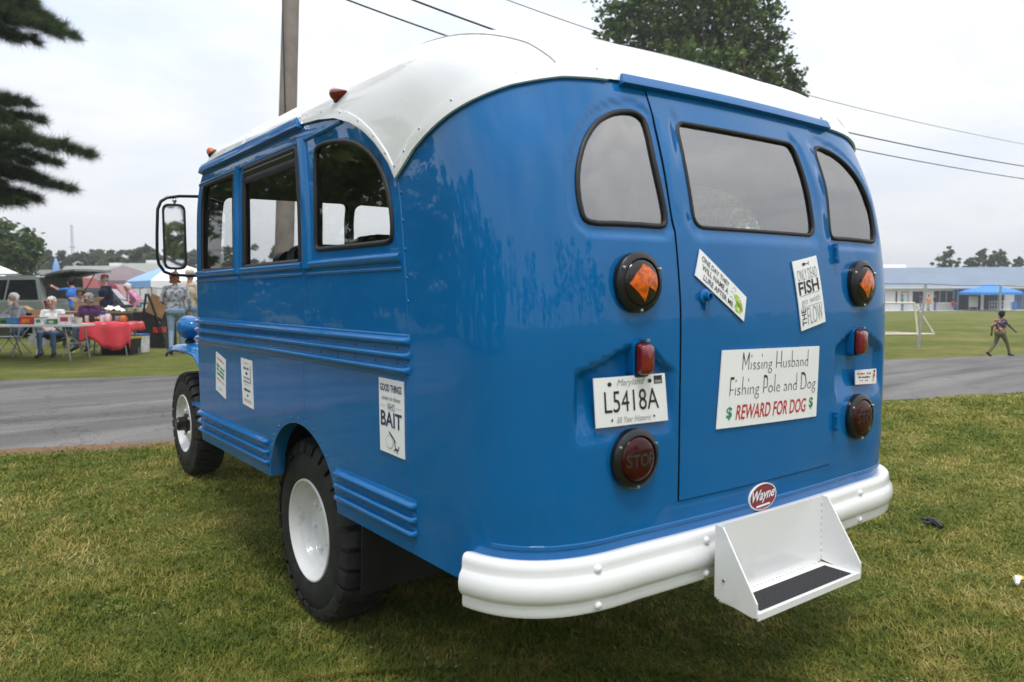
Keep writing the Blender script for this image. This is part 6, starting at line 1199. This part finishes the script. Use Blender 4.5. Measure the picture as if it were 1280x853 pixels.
# red cloth with folds hanging over the table
mb = MB(); G = []; nx, ny = 26, 18
for i in range(nx):
    row = []
    for j in range(ny):
        x = -.42+1.10*i/(nx-1); y = -.66+1.0*j/(ny-1); over = max(0, -y-.36)+max(0, x-.58)+.0; edge = .05*math.sin(x*17+1)+.03*math.sin(x*31); z = T2H+.012+.020*math.sin(x*9+y*6)*math.sin(y*8-x*3)-max(0, -y-.36+edge*.3)*(1.5+.4*math.sin(x*6))-max(0, x-.57)*1.6; yy = y+max(0, -y-.36)*.72+.03*math.sin(x*15)*min(1, over*5); xx = x-max(0, x-.57)*.6
        row.append(on_table(TC2, TA+.1, xx, yy, z))
    G.append(row)
mb.grid(np.array(G)); o = mb.build('red_tablecloth', 'red_cloth', None, 80); tag(o, 'crumpled red cloth hanging over the front of a table', 'tablecloth')
sol = o.modifiers.new('thick', 'SOLIDIFY'); sol.thickness = .004
# goods
COLN = dict(good_red='red', good_green='green', good_blue='blue', good_cream='cream', good_black='black', good_orange='orange', good_white='white', good_teal='teal', good_grey='grey', cardboard='brown')
def goods_box(c, rz, x, y, z, d, mt, label, name='box', lid='good_white', tilt=0.0):
    p = on_table(c, rz, x, y, z+d[2]/2); mb = MB(); mb.box(p, d, rz+tilt); mb.box(p+np.array([0, 0, d[2]/2+.006]), (d[0]*1.02, d[1]*1.02, .012), rz+tilt, 1); mb.box(p+np.array([math.sin(rz+tilt)*d[1]*.503, -math.cos(rz+tilt)*d[1]*.503, 0]), (d[0]*.6, .004, d[2]*.45), rz+tilt, 1); return tag(mb.build(name, [mt, lid], None, 30), label, name.replace('_', ' '), 'goods on the sale tables')
r = random.Random(4)
rowA = [(-1.02, 'good_red', 'good_cream', (.16, .14, .13)), (-.80, 'good_teal', 'good_white', (.18, .14, .10)), (-.58, 'good_orange', 'good_red', (.15, .14, .12)), (-.38, 'good_green', 'good_black', (.18, .16, .11)), (-.12, 'good_blue', 'good_teal', (.26, .18, .12)), (.16, 'good_red', 'good_orange', (.28, .18, .15)), (.45, 'good_white', 'good_green', (.18, .16, .13)), (.66, 'good_green', 'good_cream', (.14, .14, .10)), (.86, 'good_white', 'good_red', (.24, .16, .19)), (1.08, 'good_cream', 'good_grey', (.16, .12, .12))]
pos = ['at the cut-off left end', 'second from the left end', 'third from the left end', 'left of the blue box', 'in the middle left', 'beside the blue box', 'in the middle right', 'third from the right end', 'before the woman in white', 'at the right end']
for (x, mt, lid, d), ps in zip(rowA, pos): goods_box(TC1, TA, x, -.06+r.uniform(-.08, .1), T1H, d, mt, f'{COLN[mt]} box with {COLN[lid]} print on the white table, {ps}', lid=lid, tilt=r.uniform(-.3, .3))
def jar(c, rz, x, y, z, R_, H_, mt, label, name='mug'):
    p = on_table(c, rz, x, y, z); mb = MB(); mb.lathe([(R_*.8, 0), (R_, H_*.1), (R_, H_*.9), (R_*.95, H_), (R_*.85, H_), (R_*.85, H_*.2), (.0005, H_*.2)], 14, None, p); a = np.linspace(-1.4, 1.4, 7); mb.tube([p+np.array([R_+math.cos(t)*R_*.6-.01, 0, H_*.5+math.sin(t)*H_*.3]) for t in a], R_*.12, 5); return tag(mb.build(name, mt, None, 50), label, name, 'goods on the sale tables')
for (x, y, R_, H_, mt, lb) in ((-.50, .06, .055, .13, 'good_cream', 'cream mug nearest the purple top on the red-clothed table'), (-.36, -.05, .06, .16, 'good_black', 'black jug on the red-clothed table'), (-.20, .10, .065, .14, 'good_white', 'white mug in the middle of the red-clothed table'), (-.05, .0, .05, .17, 'good_white', 'tall white pot on the red-clothed table'), (.10, .12, .06, .12, 'good_grey', 'grey pot at the right of the red-clothed table'), (.24, .05, .055, .13, 'good_orange', 'orange mug at the right end of the red-clothed table'), (-.62, -.06, .05, .10, 'good_red', 'red mug at the left end of the red-clothed table')): jar(TC2, TA+.1, x, y+.08, T2H+.02, R_, H_, mt, lb)
def carton(p, d, rz, label, open_=True):
    o = empty('cardboard_box', p, rz, label, 'box', 'cardboard boxes at the market')
    for (c, q) in (((0, -d[1]/2, d[2]/2), (d[0], .01, d[2])), ((0, d[1]/2, d[2]/2), (d[0], .01, d[2])), ((-d[0]/2, 0, d[2]/2), (.01, d[1]-.012, d[2])), ((d[0]/2, 0, d[2]/2), (.01, d[1]-.012, d[2])), ((0, 0, .006), (d[0]-.012, d[1]-.012, .01))): mb = MB(); mb.box(c, q); mb.build('side', 'cardboard', o, None, local=True)
    for sx in (-1, 1): a = 1.0*sx; R_ = np.array([[math.cos(a), 0, math.sin(a)], [0, 1, 0], [-math.sin(a), 0, math.cos(a)]]); mb = MB(); mb.box((sx*(d[0]/2+.07), 0, d[2]+.05), (.008, d[1]*.96, .18), R=R_); mb.build('flap', 'cardboard', o, None, local=True)
carton(on_table(TC3, TA, -.72, -.05, T3H), (.42, .32, .24), TA, 'open cardboard box on the brown table behind the purple top'); carton(gp(50, 19.5, .55), (.34, .30, .34), TA+.2, 'cardboard box held up against the side of the station wagon'); 
mb = MB(); mb.box(gp(50, 19.6, .27), (.40, .34, .54), TA+.2); tag(mb.build('storage_crate', 'good_grey', None, 30), 'grey crate under the cardboard box by the station wagon', 'crate')
mb = MB(); G = [[on_table(TC3, TA, -.40+.78*i/17, -.22+.46*j/9, T3H+.012+.13*math.exp(-((i-5)/5)**2)*(.6+.4*math.sin(j*1.1+i*.7))+.02*math.sin(i*2.1)) for j in range(10)] for i in range(18)]; mb.grid(np.array(G)); tag(mb.build('white_cloth', 'cloth_white', None, 80), 'heap of white cloth on the brown table', 'cloth')
for (x, mt, lb) in ((.48, 'good_green', 'green tray on the brown table'), (.74, 'good_grey', 'grey tray on the brown table'), (1.02, 'good_orange', 'orange tray at the right end of the brown table')): goods_box(TC3, TA, x, -.12, T3H, (.24, .3, .07), mt, lb, 'tray', 'good_cream')
def bin_(p, d, rz, label, mt, lid): mb = MB(); mb.box(p+np.array([0, 0, d[2]/2]), d, rz+math.pi, taper=(1.06, 1.06)); mb.box(p+np.array([0, 0, d[2]+.02]), (d[0]*1.12, d[1]*1.12, .04), rz, 1); mb.box(p+np.array([0, 0, d[2]-.03]), (d[0]*1.10, d[1]*1.10, .02), rz, 0); return tag(mb.build('storage_bin', [mt, lid], None, 30), label, 'bin', 'storage bins')
bin_(gp(151, 16.4), (.62, .42, .33), TA, 'black storage bin with a yellow lid under the red cloth', 'bin_black', 'lid_yellow'); bin_(gp(175, 16.8), (.22, .36, .36), TA, 'white bin with a blue lid right of the black one', 'good_white', 'good_blue')
goods_box(gp(150, 16.2), TA, 0, .1, .37, (.2, .2, .05), 'good_white', 'white dish on the yellow bin lid', 'dish', 'good_grey')
mb = MB(); c3 = TC3; mb.box(on_table(c3, TA, .92, -.39, T3H*.5), (.62, .02, T3H*.96), TA); mb.box(on_table(c3, TA, 1.255, 0, T3H*.5), (.02, .74, T3H*.96), TA); tag(mb.build('table_skirt', 'black_cloth', None, 30), 'black skirt hanging from the right end of the brown table', 'cloth')
goods_box(gp(201, 18.3), TA, 0, 0, 0, (.30, .3, .34), 'good_black', 'black box under the brown table skirt', 'box', 'good_black'); goods_box(gp(201, 18.25), TA, 0, -.03, .36, (.22, .2, .12), 'good_red', 'small red box on top of the black one', 'box', 'good_red')
o = empty('easel', gp(182, 17.6), TA, 'tall black easel stand between the tables', 'easel')
for nm, a, b, q in (('leg', (-.12, -.10, 0), (.05, 0, 1.28), .028), ('leg', (.55, -.05, .0), (.10, 0, 1.28), .022), ('leg', (.2, .45, 0), (.08, .02, 1.25), .02)): mb = MB(); mb.tube([a, b], q, 6); mb.build(nm, 'bin_black', o, 60, local=True)
mb = MB(); mb.box((.28, .03, 1.0), (.42, .03, .45), R=np.array([[.92, 0, .39], [0, 1, 0], [-.39, 0, .92]])); mb.build('picture', 'table_brown', o, 30, local=True)
# camp chairs under the seated people
def chair(label, c, rz, mt):
    o = empty('camp_chair', c, rz, label, 'chair', 'camp chairs'); mb = MB(); mb.box((0, 0, .40), (.50, .46, .03)); mb.build('seat', mt, o, 30, local=True); mb = MB(); mb.box((0, -.26, .66), (.50, .03, .44)); mb.build('backrest', mt, o, 30, local=True)
    for sx in (-1, 1):
        for (a, b) in (((sx*.25, .22, 0), (sx*.25, -.24, .62)), ((sx*.25, -.24, 0), (sx*.25, .22, .62))): mb = MB(); mb.tube([a, b], .012, 6); mb.build('leg', 'galvanised', o, 60, local=True)
        mb = MB(); mb.box((sx*.27, 0, .62), (.05, .46, .025)); mb.build('armrest', 'trim_dark', o, 30, local=True)
chair('camp chair under the woman in the white shirt', gp(66, 16.0)+np.array([0, 0, 0]), TO_CAM+.25, 'black_cloth'); chair('camp chair under the white-bearded man', gp(17, 16.4), TO_CAM-.6, 'black_cloth'); chair('camp chair under the woman in the purple top', gp(112, 17.0), TO_CAM+.1, 'good_blue'); chair('camp chair under the person in the olive cap', gp(101, 18.6), TO_L+.6, 'good_green')
chair('empty grey camp chair at the left edge before the bearded man', gp(4, 15.75), AWAY+.2, 'good_grey')
# more goods and tables deep in the market, right of the easel
TC5 = gp(214, 21.5); table('far sale table under the striped canopy', TC5, ra+.3, 1.8, .7, .8, 'table_brown')
for (x, mt, d, lb) in ((-.6, 'good_teal', (.3, .3, .26), 'teal crate on the far table under the striped canopy'), (-.15, 'good_cream', (.26, .3, .2), 'cream box on the far table under the striped canopy'), (.3, 'good_black', (.34, .3, .3), 'black case on the far table under the striped canopy')): goods_box(TC5, ra+.3, x, 0, .8, d, mt, lb)
# ------------------------------------------------------------------ summer haze
def haze():
    m = bpy.data.materials.new('haze_air'); m.use_nodes = True; nt = m.node_tree; n = nt.nodes; n.remove(n['Principled BSDF']); v = n.new('ShaderNodeVolumePrincipled'); v.inputs['Color'].default_value = (.86, .90, .95, 1); v.inputs['Density'].default_value = .0011; v.inputs['Anisotropy'].default_value = .2
    nt.links.new(v.outputs[0], n['Material Output'].inputs['Volume']); MATS['haze_air'] = m
    mb = MB(); mb.box((0, 0, 11.5), (1210, 1210, 27)); o = mb.build('haze', 'haze_air', None, None); tag(o, 'thin summer haze over the fields', 'haze', kind='stuff')
haze()
